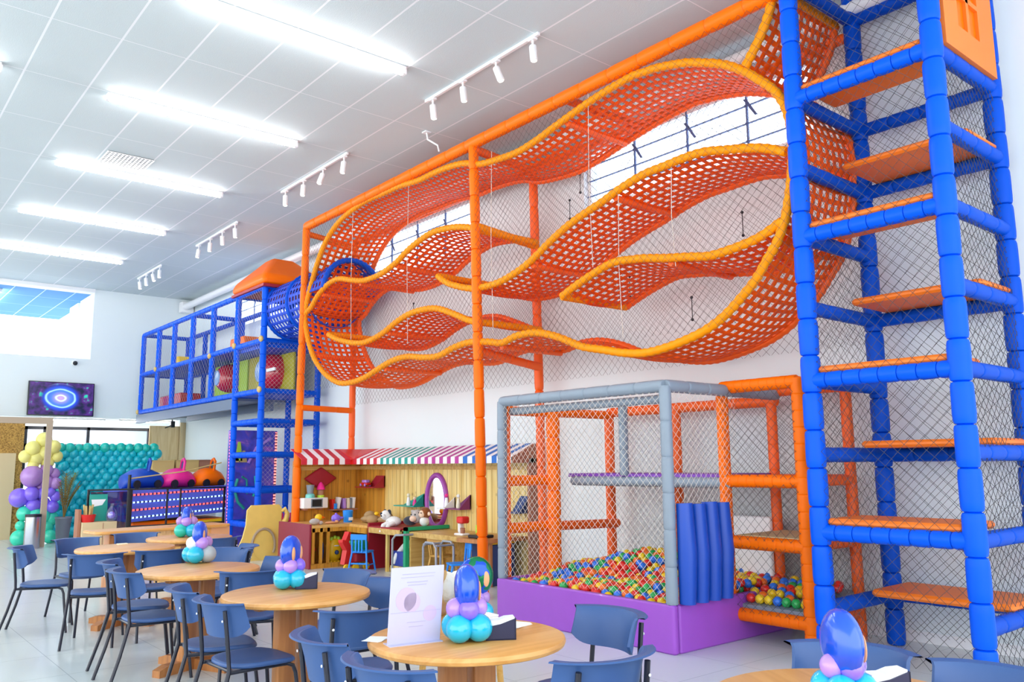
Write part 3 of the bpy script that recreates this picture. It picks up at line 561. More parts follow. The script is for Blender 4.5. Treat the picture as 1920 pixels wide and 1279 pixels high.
# ================================================================== toy market stall
t = thing('market_stall','wooden toy market corner with a striped awning in red, green, magenta and blue','play stall',(0,0,0))
MB().box((6.06,12.92,0),(7.36,12.96,1.62)).build('back_panel','pined',t,False); MB().box((7.32,12.1,0),(7.36,12.92,1.62)).build('back_panel','pined',t,False)
MB().box((7.32,8.36,0),(7.36,12.1,1.62)).build('back_panel','pine',t,False); MB().box((7.2,8.3,0),(7.36,8.34,1.62)).prism([(6.93,8.3,1.56),(7.36,8.3,1.56),(7.36,8.3,1.81),(7.3,8.3,1.81),(6.93,8.3,1.64)],(0,.04,0)).build('side_panel','brown',t,False)
for z in (1.5,): MB().box((7.29,8.36,z-.03),(7.32,12.9,z+.03)).box((6.06,12.88,z-.03),(7.3,12.92,z+.03)).build('batten','oak',t,False)
ZL, ZM, ZT = 1.56,1.64,1.81; xl, yl = 6.93,12.55
def aw(a,b,c0,c1,m,along):
    """one awning stripe between a and b; along is x for the left wing, y for the back wing"""
    def pt(s,front,z):
        if along == 'y': return (xl if front else 7.36, s, z)
        return (s, yl if front else 12.96, z)
    mb = MB()
    mb.prism([pt(a,True,ZL),pt(b,True,ZL),pt(b,True,ZM),pt(a,True,ZM)],(.012,0,0) if along=='y' else (0,.012,0))
    mb.prism([pt(a,True,ZM),pt(b,True,ZM),pt(c1,False,ZT),pt(c0,False,ZT)],(0,0,.012))
    return mb.build('awning_stripe',m,t,False)
y = yl-.04; w = .0
def vshift(s): return s+(.41)*(s > yl-.2)
SEG = [('maroon',yl-.06,11.62,4),('green',11.62,10.55,6),('vio',10.55,9.4,6),('royal',9.4,8.32,5)]
M['awn_red'] = mat('awning_red','cc2036',.6); M['awn_mag'] = mat('awning_magenta','b02c8c',.6); M['awn_blue'] = mat('awning_blue','1d68c0',.6); M['awn_grn'] = mat('awning_green','12988c',.6); M['awn_w'] = mat('awning_white','f4f0f2',.6)
for (m,a,b,k),mm in zip(SEG,('awn_red','awn_grn','awn_mag','awn_blue')):
    for i in range(2*k):
        s0, s1 = a+(b-a)*i/(2*k), a+(b-a)*(i+1)/(2*k); aw(s0,s1,s0,s1,'awn_w' if i%2 else mm,'y')
k = 9; xs = [6.02+(xl-.03-6.02)*i/k for i in range(k+1)]
for i in range(k): aw(xs[i],xs[i+1],xs[i],xs[i+1],'awn_w' if i%2 else 'awn_red','x')
MB().prism([(xl-.03,yl,ZM),(xl,yl-.06,ZM),(7.36,yl-.06,ZT),(7.36,12.96,ZT),(xl-.03,12.96,ZT)],(0,0,.012)).box((xl-.03,yl,ZL),(xl,yl+.02,ZM)).box((xl,yl-.06,ZL),(xl+.012,yl,ZM)).build('corner_valley','red',t,False)
# counters
def unit(name,label,cat='counter'): return thing(name,label,cat,(0,0,0))
c = unit('slotted_counter','L shaped pine toy counter with open slots and a crimson end panel')
MB().rbox((5.82,11.8,0),(5.86,12.9,.66),.01).build('end_panel','maroon',c)
MB().box((5.86,11.8,.6),(7.3,12.9,.64)).box((6.5,11.25,.6),(7.3,11.8,.64)).build('counter_top','lwood',c,False)
for a in (5.87,6.0,6.12): MB().box((a,11.8,.06),(a+.045,11.83,.6)).build('slat','pined',c,False)
MB().box((5.86,11.8,0),(6.5,11.83,.07)).build('plinth_rail','pined',c,False); MB().box((5.86,11.8,.54),(6.5,11.83,.6)).box((6.47,11.25,.52),(6.5,11.83,.6)).build('front_rail','pined',c,False)
MB().box((5.86,12.3,.02),(7.3,12.32,.6)).box((5.86,11.85,.02),(7.3,12.3,.04)).build('inner_board','pined',c,False)
c = unit('red_edged_desk','low wooden play desk edged in crimson beside the green edged desk')
MB().box((6.5,11.2,0),(7.3,11.24,.68)).box((6.5,10.32,.62),(7.3,11.2,.64)).build('edge_panel','dred',c,False)
MB().box((6.49,10.32,.54),(6.53,11.2,.62)).box((6.5,10.32,.6),(7.3,11.2,.62)).build('desk_top','oak',c,False); MB().box((6.55,10.75,0),(6.59,10.8,.54)).build('leg','pine',c,False)
MB().box((7.25,10.35,.05),(7.28,11.2,.54)).build('back_board','lwood',c,False)
c = unit('green_edged_desk','wooden play desk with a bright green edge in front of the oval mirror')
MB().box((6.54,10.24,0),(6.58,10.3,.66)).prism([(6.54,10.24,.61),(6.54,10.3,.61),(7.3,10.3,.61),(7.3,10.24,.61)],(0,0,.05)).box((6.58,10.24,.0),(6.6,10.28,.61)).build('green_edge','green',c,False)
MB().box((6.6,8.95,.53),(7.3,10.24,.6)).build('desk_top','oak',c,False); MB().box((6.6,10.19,0),(7.3,10.23,.53)).build('side_board','oak',c,False)
MB().box((7.2,8.9,.02),(7.24,10.19,.53)).build('back_board','lwood',c,False); MB().box((6.5,8.45,.55),(7.3,8.95,.6)).build('end_top','dwood',c,False); MB().box((6.7,8.5,0),(6.74,8.54,.55)).build('leg','dwood',c,False)
# wall pieces
a = MB(); m = Matrix.Translation((6.53,12.9,1.33))@Matrix.Diagonal((1.25,1,.8,1))@Matrix.Rotation(PI/4,4,'Y')
a.rbox((-.17,-.05,-.17),(.17,.02,.17),.03,0,m); o = a.build('diamond_shelf','dred'); tag(o,'crimson diamond shaped board on the amber pine panel','wall board')
def tri_shelf(name,lab,m,y0,y1,z,h,flat=False):
    s = thing(name,lab,'shelf',(7.31,(y0+y1)/2,z),0,'triangular wall shelves'); w = (y1-y0)/2
    MB().box((-.2,-w,0),(0,w,.015)).build('board',m,s,False); MB().prism([(0,-w,.015),(0,w*.55,.015),(0,-w*.2,h),(0,-w,h)] if flat else [(0,-w,.015),(0,w,.015),(0,-w,h)],(-.015,0,0)).build('back_plate',m,s,False)
    MB().prism([(-.2,-w,.015),(0,-w,.015),(0,-w,h)],(0,.015,0)).build('side_plate',m,s,False); return s
tri_shelf('wall_shelf','crimson wall shelf high on the amber pine panel','dred',12.1,12.75,1.17,.2,True)
tri_shelf('wall_shelf','teal triangular wall shelf left of the oval mirror','teal',10.92,11.5,.9,.2)
tri_shelf('wall_shelf','plum triangular wall shelf right of the oval mirror','plum',9.72,10.08,.9,.21)
tri_shelf('wall_shelf','white triangular wall shelf between the mirror and the plum one','white',10.1,10.3,.9,.17)
tri_shelf('wall_shelf','navy triangular wall shelf seen through the ball pit net','navy',8.42,8.86,.9,.22,True)
s = thing('oval_mirror','tall oval mirror in a thick violet frame on the pine wall','mirror',(7.31,10.58,1.0))
q = [(0,.26*math.cos(a),.385*math.sin(a)) for a in np.linspace(0,2*PI,44)]; MB().tube(q,.042,10).build('frame','vio',s); MB().prism([(.0,.24*math.cos(a),.36*math.sin(a)) for a in np.linspace(0,2*PI,36,endpoint=False)],(-.008,0,0)).build('mirror_glass','mirror',s,False)
# toys on the stall
s = thing('toy_microwave','grey and white toy microwave on a bracket shelf on the amber panel','toy',(6.37,12.8,.85))
MB().rbox((-.22,-.1,0),(.22,.11,.17),.015).build('case','white',s); MB().box((-.07,-.106,.03),(.1,-.1,.14)).build('door_window','dark',s,False); MB().rbox((-.09,-.104,.015),(.12,-.1,.155),.01).build('door','gray',s)
for k in (-.15,.12): MB().rbox((k-.03,-.06,-.03),(k+.03,.11,0),.01).build('bracket','brown',s)
s = thing('toy_blender','toy blender with a grey jug on a teal base on the microwave','toy',(6.3,12.78,1.02)); MB().lathe([(0,0),(.08,0),(.075,.05),(.05,.07),(0,.07)],16).build('base','teal2',s); MB().lathe([(0,.07),(.045,.07),(.065,.21),(.068,.21),(.05,.07)],16).build('jug','gray',s)
s = thing('toy_coffee_cup','pink topped toy cup on a lime base on the microwave','toy',(6.49,12.78,1.02)); MB().lathe([(0,0),(.06,0),(.06,.04),(0,.04)],14).build('base','limeg',s); MB().lathe([(0,.04),(.05,.04),(.055,.12),(0,.12)],14).build('cup','brown',s); MB().lathe([(0,.12),(.075,.13),(.05,.2),(.015,.25),(0,.25)],14).build('lid','pink',s)
s = thing('small_wall_shelf','narrow pine ledge for toy packets on the amber pine panel','shelf',(6.9,12.86,.82)); MB().box((-.22,-.14,-.02),(.26,.05,0)).build('board','brown',s,False); MB().rbox((-.12,-.1,-.05),(-.06,.05,-.02),.01).build('bracket','dark',s)
for k,(x,m,h,r,lab) in enumerate(((6.74,'sky',.09,0,'pale blue toy packet at the left of the small pine ledge'),(6.73,'red',.16,.25,'red toy packet leaning behind the pale blue one'),(6.8,'white',.19,.3,'white folded toy packet leaning on the pine ledge'),(6.93,'lilac',.17,.15,'lilac toy book standing on the pine ledge'),(6.99,'cream',.17,.1,'cream toy book standing on the pine ledge'),(7.04,'gray',.17,.1,'grey toy book standing on the pine ledge'),(7.09,'white',.18,.12,'white toy book at the right of the pine ledge'))):
    o = MB().rbox((-.025,-.06,0),(.025,.06,h),.006,0,Matrix.Rotation(r*(-1 if k%2 else 1)*.6,4,'Y')).build('toy_box' if k < 3 else 'toy_book',m); o.location = (x,12.8-.03*(k==0),.825); tag(o,lab,'toy','packets on the small pine ledge')
s = thing('toy_car','small toy car in red and lilac on the crimson shelf','toy',(7.2,12.55,1.19)); MB().rbox((-.05,-.12,.02),(.05,.12,.06),.02).build('body','red',s); MB().rbox((-.045,-.08,.06),(.045,.06,.11),.02).build('cabin','lilac',s)
for a in (-.07,.07):
    for b in (-.05,.05): MB().tube([(b-.008,a,.025),(b+.008,a,.025)],.025,10).build('wheel','lilac',s)
def fig(x,y,z,lab,body,head,h=.12):
    s = thing('toy_figure',lab,'toy',(x,y,z)); MB().lathe([(0,0),(.03,0),(.035,.03),(.02,h*.65),(0,h*.65)],12).build('body',body,s); MB().sphere((0,0,h*.8),.028,10,7).build('head',head,s); return s
fig(7.2,11.2,.915,'small white and cream toy figure on the teal shelf','white','cream',.2); fig(7.22,11.05,.915,'small pink toy figure on the teal shelf','pink','skin',.14); fig(7.22,10.2,.915,'little pink headed toy figure on the white shelf','white','pink',.22); fig(7.22,9.9,.915,'little white toy figure on the plum shelf','cream','white',.22)
# counter toys
def lump(name,lab,m,loc,parts,cat='toy'):
    mb = MB()
    for c,r in parts: mb.sphere(c,r,12,8)
    o = mb.build(name,m); o.location = loc; return tag(o,lab,cat)
lump('toy_hedgehog','small grey beige soft toy at the left end of the slotted counter','plushg',(5.98,11.95,.64),[((0,0,.05),(.09,.06,.05)),((.09,-.02,.03),(.04,.03,.03))])
s = thing('toy_duck','yellow toy duck with a red base on the slotted counter','toy',(6.12,12.1,.64)); MB().lathe([(0,0),(.06,0),(.05,.05),(0,.06)],14).build('base','red',s); MB().sphere((0,0,.1),(.06,.06,.055),12,8).build('head','yellow',s); MB().lathe([(0,0),(.02,0),(0,.05)],8,0,Matrix.Translation((.05,-.03,.1))@Matrix.Rotation(PI/2,4,'Y')).build('beak','orange',s)
lump('toy_fish','flat tan and orange toy fish on the slotted counter','peach',(6.28,12.0,.64),[((0,0,.02),(.1,.04,.02)),((.1,0,.03),(.03,.03,.025))])
lump('toy_teapot','purple toy teapot on the slotted counter','violet',(6.42,12.1,.64),[((0,0,.07),(.08,.07,.07)),((.07,-.04,.08),(.05,.02,.02)),((0,0,.14),(.02,.02,.02))])
s = thing('toy_bucket','sky blue toy bucket with a white badge on the slotted counter','toy',(6.66,12.15,.64)); MB().lathe([(0,0),(.07,0),(.085,.18),(.07,.19),(.06,.02),(0,.02)],18).build('bucket','sky',s); MB().rbox((-.03,-.085,.03),(.05,-.075,.08),.01).build('badge','white',s)
for k,(x,y,lab) in enumerate(((6.85,11.75,'crumpled tan cloth sack at the inner corner of the slotted counter'),(6.95,11.4,'second tan sack, nearer the crimson desk'))):
    lump('cloth_sack',lab,'sack',(x,y,.64),[((0,0,.06),(.15,.2,.06)),((.05,.12,.09),(.1,.1,.09)),((-.04,-.12,.06),(.1,.12,.07))],'sack')
lump('toy_lemon','yellow toy lemon lying on the tan sacks','yellow',(6.85,11.57,.79),[((0,0,0),(.04,.04,.03))]); lump('toy_tomato','red orange toy tomato lying on the tan sacks','red',(6.9,11.45,.79),[((0,0,0),(.04,.045,.035))])
s = thing('storage_box','navy storage box on the floor seen through the left side of the pit net','box',(6.95,8.75,0)); MB().rbox((-.2,-.22,0),(.2,.22,.52),.02).build('body','navy',s); MB().rbox((-.21,-.23,.52),(.21,.23,.57),.02).build('lid','yellow',s)
# plush animals on the desks
s = thing('plush_dog','white plush dog with a charcoal ear and eye patch lying over the crimson desk','plush toy',(6.72,10.86,.64),.3)
b = MB(); b.sphere((0,0,.07),(.1,.13,.075),14,9).sphere((-.04,.12,.16),(.075,.08,.075),14,9).sphere((-.12,.1,.15),(.045,.04,.035),10,7); b.tube([(-.05,.02,.06),(-.17,.05,.02),(-.2,.07,-.08)],[.04,.035,.03],10).tube([(-.03,-.06,.06),(-.16,-.04,.02),(-.21,-.02,-.1)],[.04,.035,.03],10).build('body','plushw',s)
for q in ((-.02,.07,.2),(-.0,.17,.2)): MB().sphere(q,(.03,.035,.045),10,7).build('ear','plushk',s)
MB().sphere((-.1,.15,.18),(.03,.02,.025),8,6).build('eye_patch','plushk',s); MB().sphere((-.16,.1,.155),.014,8,6).build('nose','dark',s)
s = thing('plush_cow','grey plush cow with a charcoal body resting beside the brown plush monkey','plush toy',(6.9,10.55,.66),.2)
MB().sphere((0,.1,.06),(.09,.12,.07),14,9).build('body','plushk',s); MB().sphere((-.02,-.06,.13),(.09,.1,.1),14,9).build('head','plushg',s); MB().sphere((-.1,-.06,.1),(.05,.06,.045),12,8).build('muzzle','skin',s)
for q in (-.16,.04): MB().sphere((-.01,q,.2),(.02,.04,.025),8,6).build('ear','plushg',s)
for q in (-.1,-.02): MB().sphere((-.1,q,.16),.012,8,6).build('eye','dark',s)
s = thing('plush_monkey','brown plush monkey with a cream face sitting left of the oval mirror','plush toy',(6.92,10.33,.665),.1)
MB().sphere((0,0,.06),(.075,.07,.07),14,9).build('body','plushw',s); MB().sphere((.02,0,.18),(.08,.085,.085),14,9).build('head','plushb',s); MB().sphere((-.045,.01,.165),(.04,.055,.055),12,8).build('face','skin',s)
for q in (-.09,.09): MB().sphere((.01,q,.17),(.02,.03,.03),10,7).build('ear','skin',s)
for q in (-.02,.03): MB().sphere((-.083,q,.185),.009,8,6).build('eye','dark',s)
s = thing('toy_coffee_machine','white and red toy coffee machine on the green edged desk','toy',(6.78,9.2,.6)); MB().rbox((-.08,-.1,0),(.06,.1,.03),.02).rbox((-.02,.04,.03),(.07,.1,.22),.03).build('stand','white',s); MB().rbox((-.08,-.09,.16),(.06,.05,.25),.03).build('hood','red',s); MB().lathe([(0,.03),(.03,.03),(.035,.1),(0,.1)],12,0,Matrix.Translation((-.02,-.03,0))).build('cup','brown',s)
s = thing('toy_cash_tray','black toy tray with lime green piece next to the coffee machine','toy',(6.72,8.72,.6)); MB().rbox((-.13,-.12,0),(.13,.12,.04),.02).build('tray','dark',s); MB().rbox((-.02,.0,.04),(.08,.1,.16),.02).build('lime_piece','limeg',s); MB().rbox((-.08,-.1,.04),(.02,.0,.07),.01).build('orange_piece','orange',s)
# things in the counter slots and on the floor
lump('toy_bottle','blue toy bottle standing inside the right slot of the pine counter','royal',(6.1,11.95,.06),[((0,0,.18),(.04,.04,.17)),((0,0,.36),(.02,.02,.05))]); lump('toy_apple','red toy apple inside the left slot of the pine counter','red',(5.97,11.95,.27),[((0,0,0),(.035,.035,.035))])
s = thing('toy_lion','round yellow toy lion cushion with a blue nose under the pine counter','toy',(6.33,11.95,.04)); MB().sphere((0,0,.2),(.12,.07,.19),16,10).build('body','yellow',s)
for k in range(7): a = PI*k/6; MB().sphere((.12*math.cos(a),0,.27+.12*math.sin(a)),.035,8,6).build('mane_tuft','limeg' if 1 < k < 5 else 'yellow',s)
MB().sphere((0,-.07,.17),.035,10,7).build('nose','navy',s); MB().sphere((0,-.065,.27),(.05,.015,.012),8,6).build('brow','white',s)
for k in (-.06,0,.06): MB().sphere((k,-.01,.02),(.03,.04,.025),8,6).build('foot','yellow',s)
s = thing('toy_shopping_cart','red toy push cart with yellow wheels beside the sky blue chair','toy',(6.14,11.25,0),.2)
MB().prism([(-.06,-.05,.1),(.1,-.05,.06),(.1,-.05,.3),(.02,-.05,.42),(.06,-.05,.56),(.02,-.05,.57),(-.04,-.05,.45),(-.1,-.05,.46),(-.1,-.05,.42),(-.02,-.05,.3)],(0,.1,0)).build('handle_frame','red',s,False)
MB().rbox((.08,-.14,.12),(.4,.2,.26),.03).build('basket','dred',s); MB().rbox((.1,-.1,.27),(.36,.15,.42),.03).build('green_load','green',s)
for q in ((-.06,-.1),(.06,-.16),(.3,-.12),(.3,.15)): MB().tube([(q[0],q[1]-.015,.055),(q[0],q[1]+.015,.055)],.055,14).build('wheel','yellow',s)
def kid_chair(x,y,rz,lab):
    s = thing('kids_chair',lab,'chair',(x,y,0),rz,'sky blue wooden kids chairs')
    MB().rbox((-.13,-.13,.27),(.13,.13,.295),.02).build('seat','sky',s)
    for k in (-1,1):
        MB().tube([(k*.15,-.17,0),(k*.115,-.12,.27),(k*.11,-.14,.54)],.014,8).build('leg','sky',s); MB().tube([(k*.14,.15,0),(k*.11,.1,.28)],.014,8).build('leg','sky',s)
        MB().tube([(k*.14,-.15,.1),(k*.13,.13,.1)],.009,6).build('stretcher','sky',s)
    MB().rbox((-.13,-.155,.46),(.13,-.13,.54),.01).build('top_rail','sky',s)
    for k in (-.05,0,.05): MB().rbox((k-.011,-.145,.28),(k+.011,-.13,.47),.004).build('spindle','sky',s)
    MB().tube([(-.13,-.14,.12),(.13,-.14,.12)],.012,8).build('stretcher','sky',s)
kid_chair(6.33,11.08,-.95,'sky blue kids chair in front of the crimson desk, seen from behind'); kid_chair(6.45,8.85,1.2,'sky blue kids chair at the green edged desk, partly behind the orange post')
s = thing('kids_wooden_chair','small bare wooden kids chair tucked under the green edged desk','chair',(6.85,9.75,0),-1.4)
MB().rbox((-.14,-.14,.27),(.14,.14,.3),.02).build('seat','lwood',s)
for k in (-1,1): MB().tube([(k*.15,-.18,0),(k*.12,-.13,.27),(k*.13,-.17,.52)],.013,8).build('leg','lwood',s); MB().tube([(k*.14,.16,0),(k*.11,.11,.28)],.013,8).build('leg','lwood',s)
for k in (-.09,-.03,.03,.09): MB().tube([(k,-.13,.3),(k*1.1,-.165,.5)],.008,6).build('spindle','lwood',s)
MB().rbox((-.15,-.18,.48),(.15,-.155,.53),.01).build('top_rail','lwood',s)
s = thing('walker_frame','grey bent tube frame of a kids table standing before the wooden chair','frame',(6.28,9.1,0))
for k in (0,.28): MB().tube([(k,.3,0),(k,.3,.47),(k,.24,.53),(k,.06,.53),(k,0,.47),(k,0,0)],.016,8).build('tube_frame','grayc',s)
MB().tube([(0,0,.5),(.28,0,.5)],.014,8).build('cross_tube','grayc',s); MB().tube([(0,.3,.5),(.28,.3,.5)],.014,8).build('cross_tube','grayc',s)
s = thing('bent_tube_stand','single grey bent tube stand left of the green edged desk','frame',(6.38,10.33,0)); MB().tube([(0,0,0),(0,0,.5),(.02,-.05,.56),(.06,-.2,.57),(.2,-.22,.57)],.016,8).build('tube_frame','grayc',s); MB().rbox((-.03,-.03,0),(.03,.03,.015),.01).build('foot','grayc',s)
s = thing('starry_toy_box','deep blue starry box with a white plush trunk on a low pine base','toy box',(6.8,10.55,0)); MB().rbox((-.2,-.18,0),(.2,.2,.09),.01).build('base','pine',s); MB().rbox((-.19,-.17,.09),(.19,.19,.3),.02).build('box','starry',s); MB().tube([(-.2,.1,.12),(-.17,.06,.24),(-.08,.0,.36),(.05,-.05,.42)],[.025,.04,.05,.06],10).build('trunk','plushw',s)
# worn yellow cut-out board in front of the blue tower
s = thing('yellow_cutout_board','worn pale yellow play board with a round port and a side loop','play board',(5.78,13.5,0))
m = Matrix.Identity(4); P = [(-.38,0),(.36,0),(.36,.84),(.31,.9),(-.17,.9),(-.24,.82),(-.25,.58),(-.3,.38),(-.38,.2)]
MB().prism([(x,0,z) for x,z in P],(0,.04,0)).build('board','yboard',s,True,20); MB().tube([(.05+.2*math.cos(a),-.012,.24+.27*math.sin(a)) for a in np.linspace(-.5,PI+.4,30)],.022,8).build('port_rim','taupe',s)
MB().prism([(.05+.17*math.cos(a),-.006,.24+.24*math.sin(a)) for a in np.linspace(0,2*PI,30,endpoint=False)],(0,.01,0)).build('port_plug','yboard',s,True,20)
MB().tube([(.36,.02,.78),(.42,.02,.82),(.47,.02,.74),(.45,.02,.64),(.37,.02,.55)],[.03,.04,.04,.05,.05],10).build('side_loop','yboard',s)
o = MB()
for k in range(6): o.tube([(6.13+.05*k,13.55+.02*(k%2),.75),(6.12+.055*k,13.55,.45),(6.1+.06*k,13.56+.02*(k%2),.14)],[.02,.04,.035],8)
o = o.build('hanging_cloth','hp'); tag(o,'bright pink gathered cloth hanging behind the yellow board','cloth')
# ================================================================== tables and chairs
def make_table(lab, x, y, rz=0):
    t = thing('round_table',lab,'table',(x,y,0),rz,'round wooden tables')
    MB().lathe([(0,.71),(.445,.71),(.46,.716),(.465,.73),(.46,.746),(.45,.75),(0,.75)],56).build('table_top','table',t,True,30)
    for k in (-1,1): MB().rbox((k*.085-.065,-.035,.06),(k*.085+.065,.035,.71),.012).build('pedestal_board','dwood',t)
    for k in (0,1):
        m = Matrix.Rotation(PI/2*k,4,'Z'); z = 0 if k == 0 else .002
        MB().prism([(-.36,-.04,0),(.36,-.04,0),(.36,-.04,.05),(.28,-.04,.075),(-.28,-.04,.075),(-.36,-.04,.05)],(0,.08,0),0,m).build('foot','dwood',t,False)
    MB().rbox((-.3,-.03,.67),(.3,.03,.71),.01).build('top_brace','dwood',t)
    return t
TB = [(2.43,3.26),(2.43,5.08),(2.40,6.77),(2.47,9.07),(3.36,9.82),(2.74,1.53)]
t0 = make_table('round wooden table nearest the middle foreground, with the menu card and a tall balloon piece',*TB[0])
for k,lab in ((1,'round wooden table with a lone navy napkin box and the round faced foil balloon'),(2,'round wooden table with the balloon piece that has a pale grey ball'),(3,'round wooden table at the left end of the row, bare but for a small card'),(4,'round wooden table behind the bare one, with the farthest balloon piece'),(5,'round wooden table cut by the bottom picture edge under the blue tower')):
    dup(t0,(*TB[k],0),.2*k,lab)
def make_chair():
    t = thing('cafe_chair','',  'chair',(0,0,0),0,'navy cafe chairs')
    # seat: dished, with a rolled rim
    rings = []
    for r, z in ((.0,.445),(.35,.444),(.7,.448),(.9,.455),(.97,.455),(1.0,.447),(1.0,.435),(.96,.428),(.6,.428),(.0,.428)):
        ring = []
        for i in range(28):
            a = 2*PI*i/28; c, s = math.cos(a), math.sin(a); q = 1/((abs(c)**3+abs(s)**3)**(1/3)); x, y = c*q*r*.215, s*q*r*.215
            ring.append((x*(1+.06*(y/.2)),y+.01,z-.018*max(0,y/.215)**3))
        rings.append(ring)
    MB().loft(rings).build('seat','chairb',t,True,60)
    # back: curved shell with a flared lip on top
    def bp(s,k,off):
        a = s*1.12; R = .235+off; rise = (0,.5,.86,.98,1.0,1.0)[k]; out = (0,.0,.004,.014,.044,.05)[k]
        z0 = .60+.06*abs(s)**6; z = z0+(.795-z0)*rise
        return ((R+out)*math.sin(a)*1.04, -.02-(R+out)*math.cos(a)*.95-.045*(rise), z-(.006 if k == 5 else 0)+.0)
    S = [-1+2*i/24 for i in range(25)]; rings = []
    for k in range(6): rings.append([bp(s,k,.006) for s in S])
    inner = [[bp(s,k,-.008) for s in S] for k in (4,3,2,1,0)]; inner = [[(p[0],p[1],p[2]-(.006 if j == 0 else 0)) for p in r] for j,r in enumerate(inner)]
    allr = rings+inner; n = len(S); v = [p for r in allr for p in r]; f = []
    for k in range(len(allr)):
        k2 = (k+1)%len(allr)
        for i in range(n-1): f.append((k*n+i,k*n+i+1,k2*n+i+1,k2*n+i))
    f.append(tuple(k*n for k in range(len(allr)-1,-1,-1))); f.append(tuple(k*n+n-1 for k in range(len(allr))))
    MB().add(v,f).build('backrest','chairb',t,True,45)
    for k in (-1,1):
        MB().tube([(k*.205,-.34,.0),(k*.195,-.27,.22),(k*.185,-.215,.43),(k*.18,-.22,.50),(k*.178,-.235,.64),(k*.176,-.25,.755)],.0125,8).build('leg','legm',t)
        MB().tube([(k*.165,.02,.415),(k*.17,.14,.415),(k*.178,.175,.40),(k*.182,.19,.36),(k*.205,.235,.0)],.0115,8).build('leg','legm',t)
        MB().tube([(k*.182,-.21,.42),(k*.17,-.05,.417),(k*.165,.05,.415)],.011,8).build('seat_frame','legm',t)
    MB().tube([(-.168,.06,.414),(.168,.06,.414)],.011,8).build('cross_tube','legm',t); MB().tube([(-.18,-.19,.42),(.18,-.19,.42)],.011,8).build('cross_tube','legm',t)
    for k in (-1,1): MB().sphere((k*.176,-.262,.70),(.007,.004,.007),8,5).build('bolt','whitem',t)
    return t
C0 = make_chair(); first = [True]
def chair(x, y, fx, fy, lab):
    """x, y is the middle of the seat; fx, fy is the way the sitter faces"""
    rz = math.atan2(-fx,fy)
    if first[0]: C0.location = (x,y,0); C0.rotation_euler = (0,0,rz); C0['label'] = lab; first[0] = False; return C0
    return dup(C0,(x,y,0),rz,lab)
chair(1.80,9.25,.85,-.3,'navy cafe chair standing free at the far left, seen from its side')
chair(2.05,8.36,.4,.92,'navy cafe chair seen from behind, next to the free standing one at the left')
chair(2.56,8.32,.12,1,'navy cafe chair between the bare table and the pale grey balloon ball')
chair(2.25,9.78,.2,-1,'navy cafe chair at the far side of the bare table, its left one')
chair(2.86,10.05,-.15,-1,'navy cafe chair at the far side of the bare table, its right one')
chair(2.12,7.3,.95,-.3,'farther of two navy cafe chairs on the left of the grey ball balloon table')
chair(2.04,6.68,.97,.0,'nearer of two navy cafe chairs on the left of the grey ball balloon table')
chair(2.06,5.40,.97,-.2,'farther of two grey blue cafe chairs on the left of the napkin box table')
chair(2.05,4.86,.97,.05,'nearer of two grey blue cafe chairs on the left of the napkin box table')
chair(2.60,6.22,.35,.95,'navy cafe chair with its back to the napkin box table, facing the next table')
chair(3.38,9.22,-.1,1,'pale lit navy cafe chair seen from behind beside the yellow board, uppermost there')
chair(2.84,7.62,-.85,-.5,'navy cafe chair right of the grey ball balloons, lower one by the yellow board')
chair(3.04,7.98,-.9,.35,'dark navy cafe chair just behind, between the yellow board and balloon table')
chair(2.78,6.62,-.97,.1,'navy cafe chair between the yellow board and the round faced foil balloon')
chair(2.83,5.42,-.95,-.25,'navy cafe chair beyond the napkin box table, before the sky blue kids chair')
chair(2.76,4.86,-.97,.1,'navy cafe chair right of the napkin box table, left of the menu card')
chair(2.38,4.25,.25,.97,'dark navy cafe chair seen from behind between the napkin box table and the menu card')
chair(2.02,3.50,.97,-.15,'navy cafe chair at the bottom edge, left of the white fleece bag')
chair(1.97,2.93,.97,.15,'navy cafe chair at the bottom edge holding the white fleece bag')
chair(3.02,3.10,-1,.08,'navy cafe chair right of the menu card table, its front towards us')
chair(2.52,2.62,.12,1,'navy cafe chair at the bottom edge seen from behind, before the purple ball pit')
chair(3.13,1.78,-.95,-.25,'navy cafe chair right behind the foil balloon at the bottom right')
chair(3.15,1.30,-.97,.1,'navy cafe chair in the bottom right corner under the blue tower')
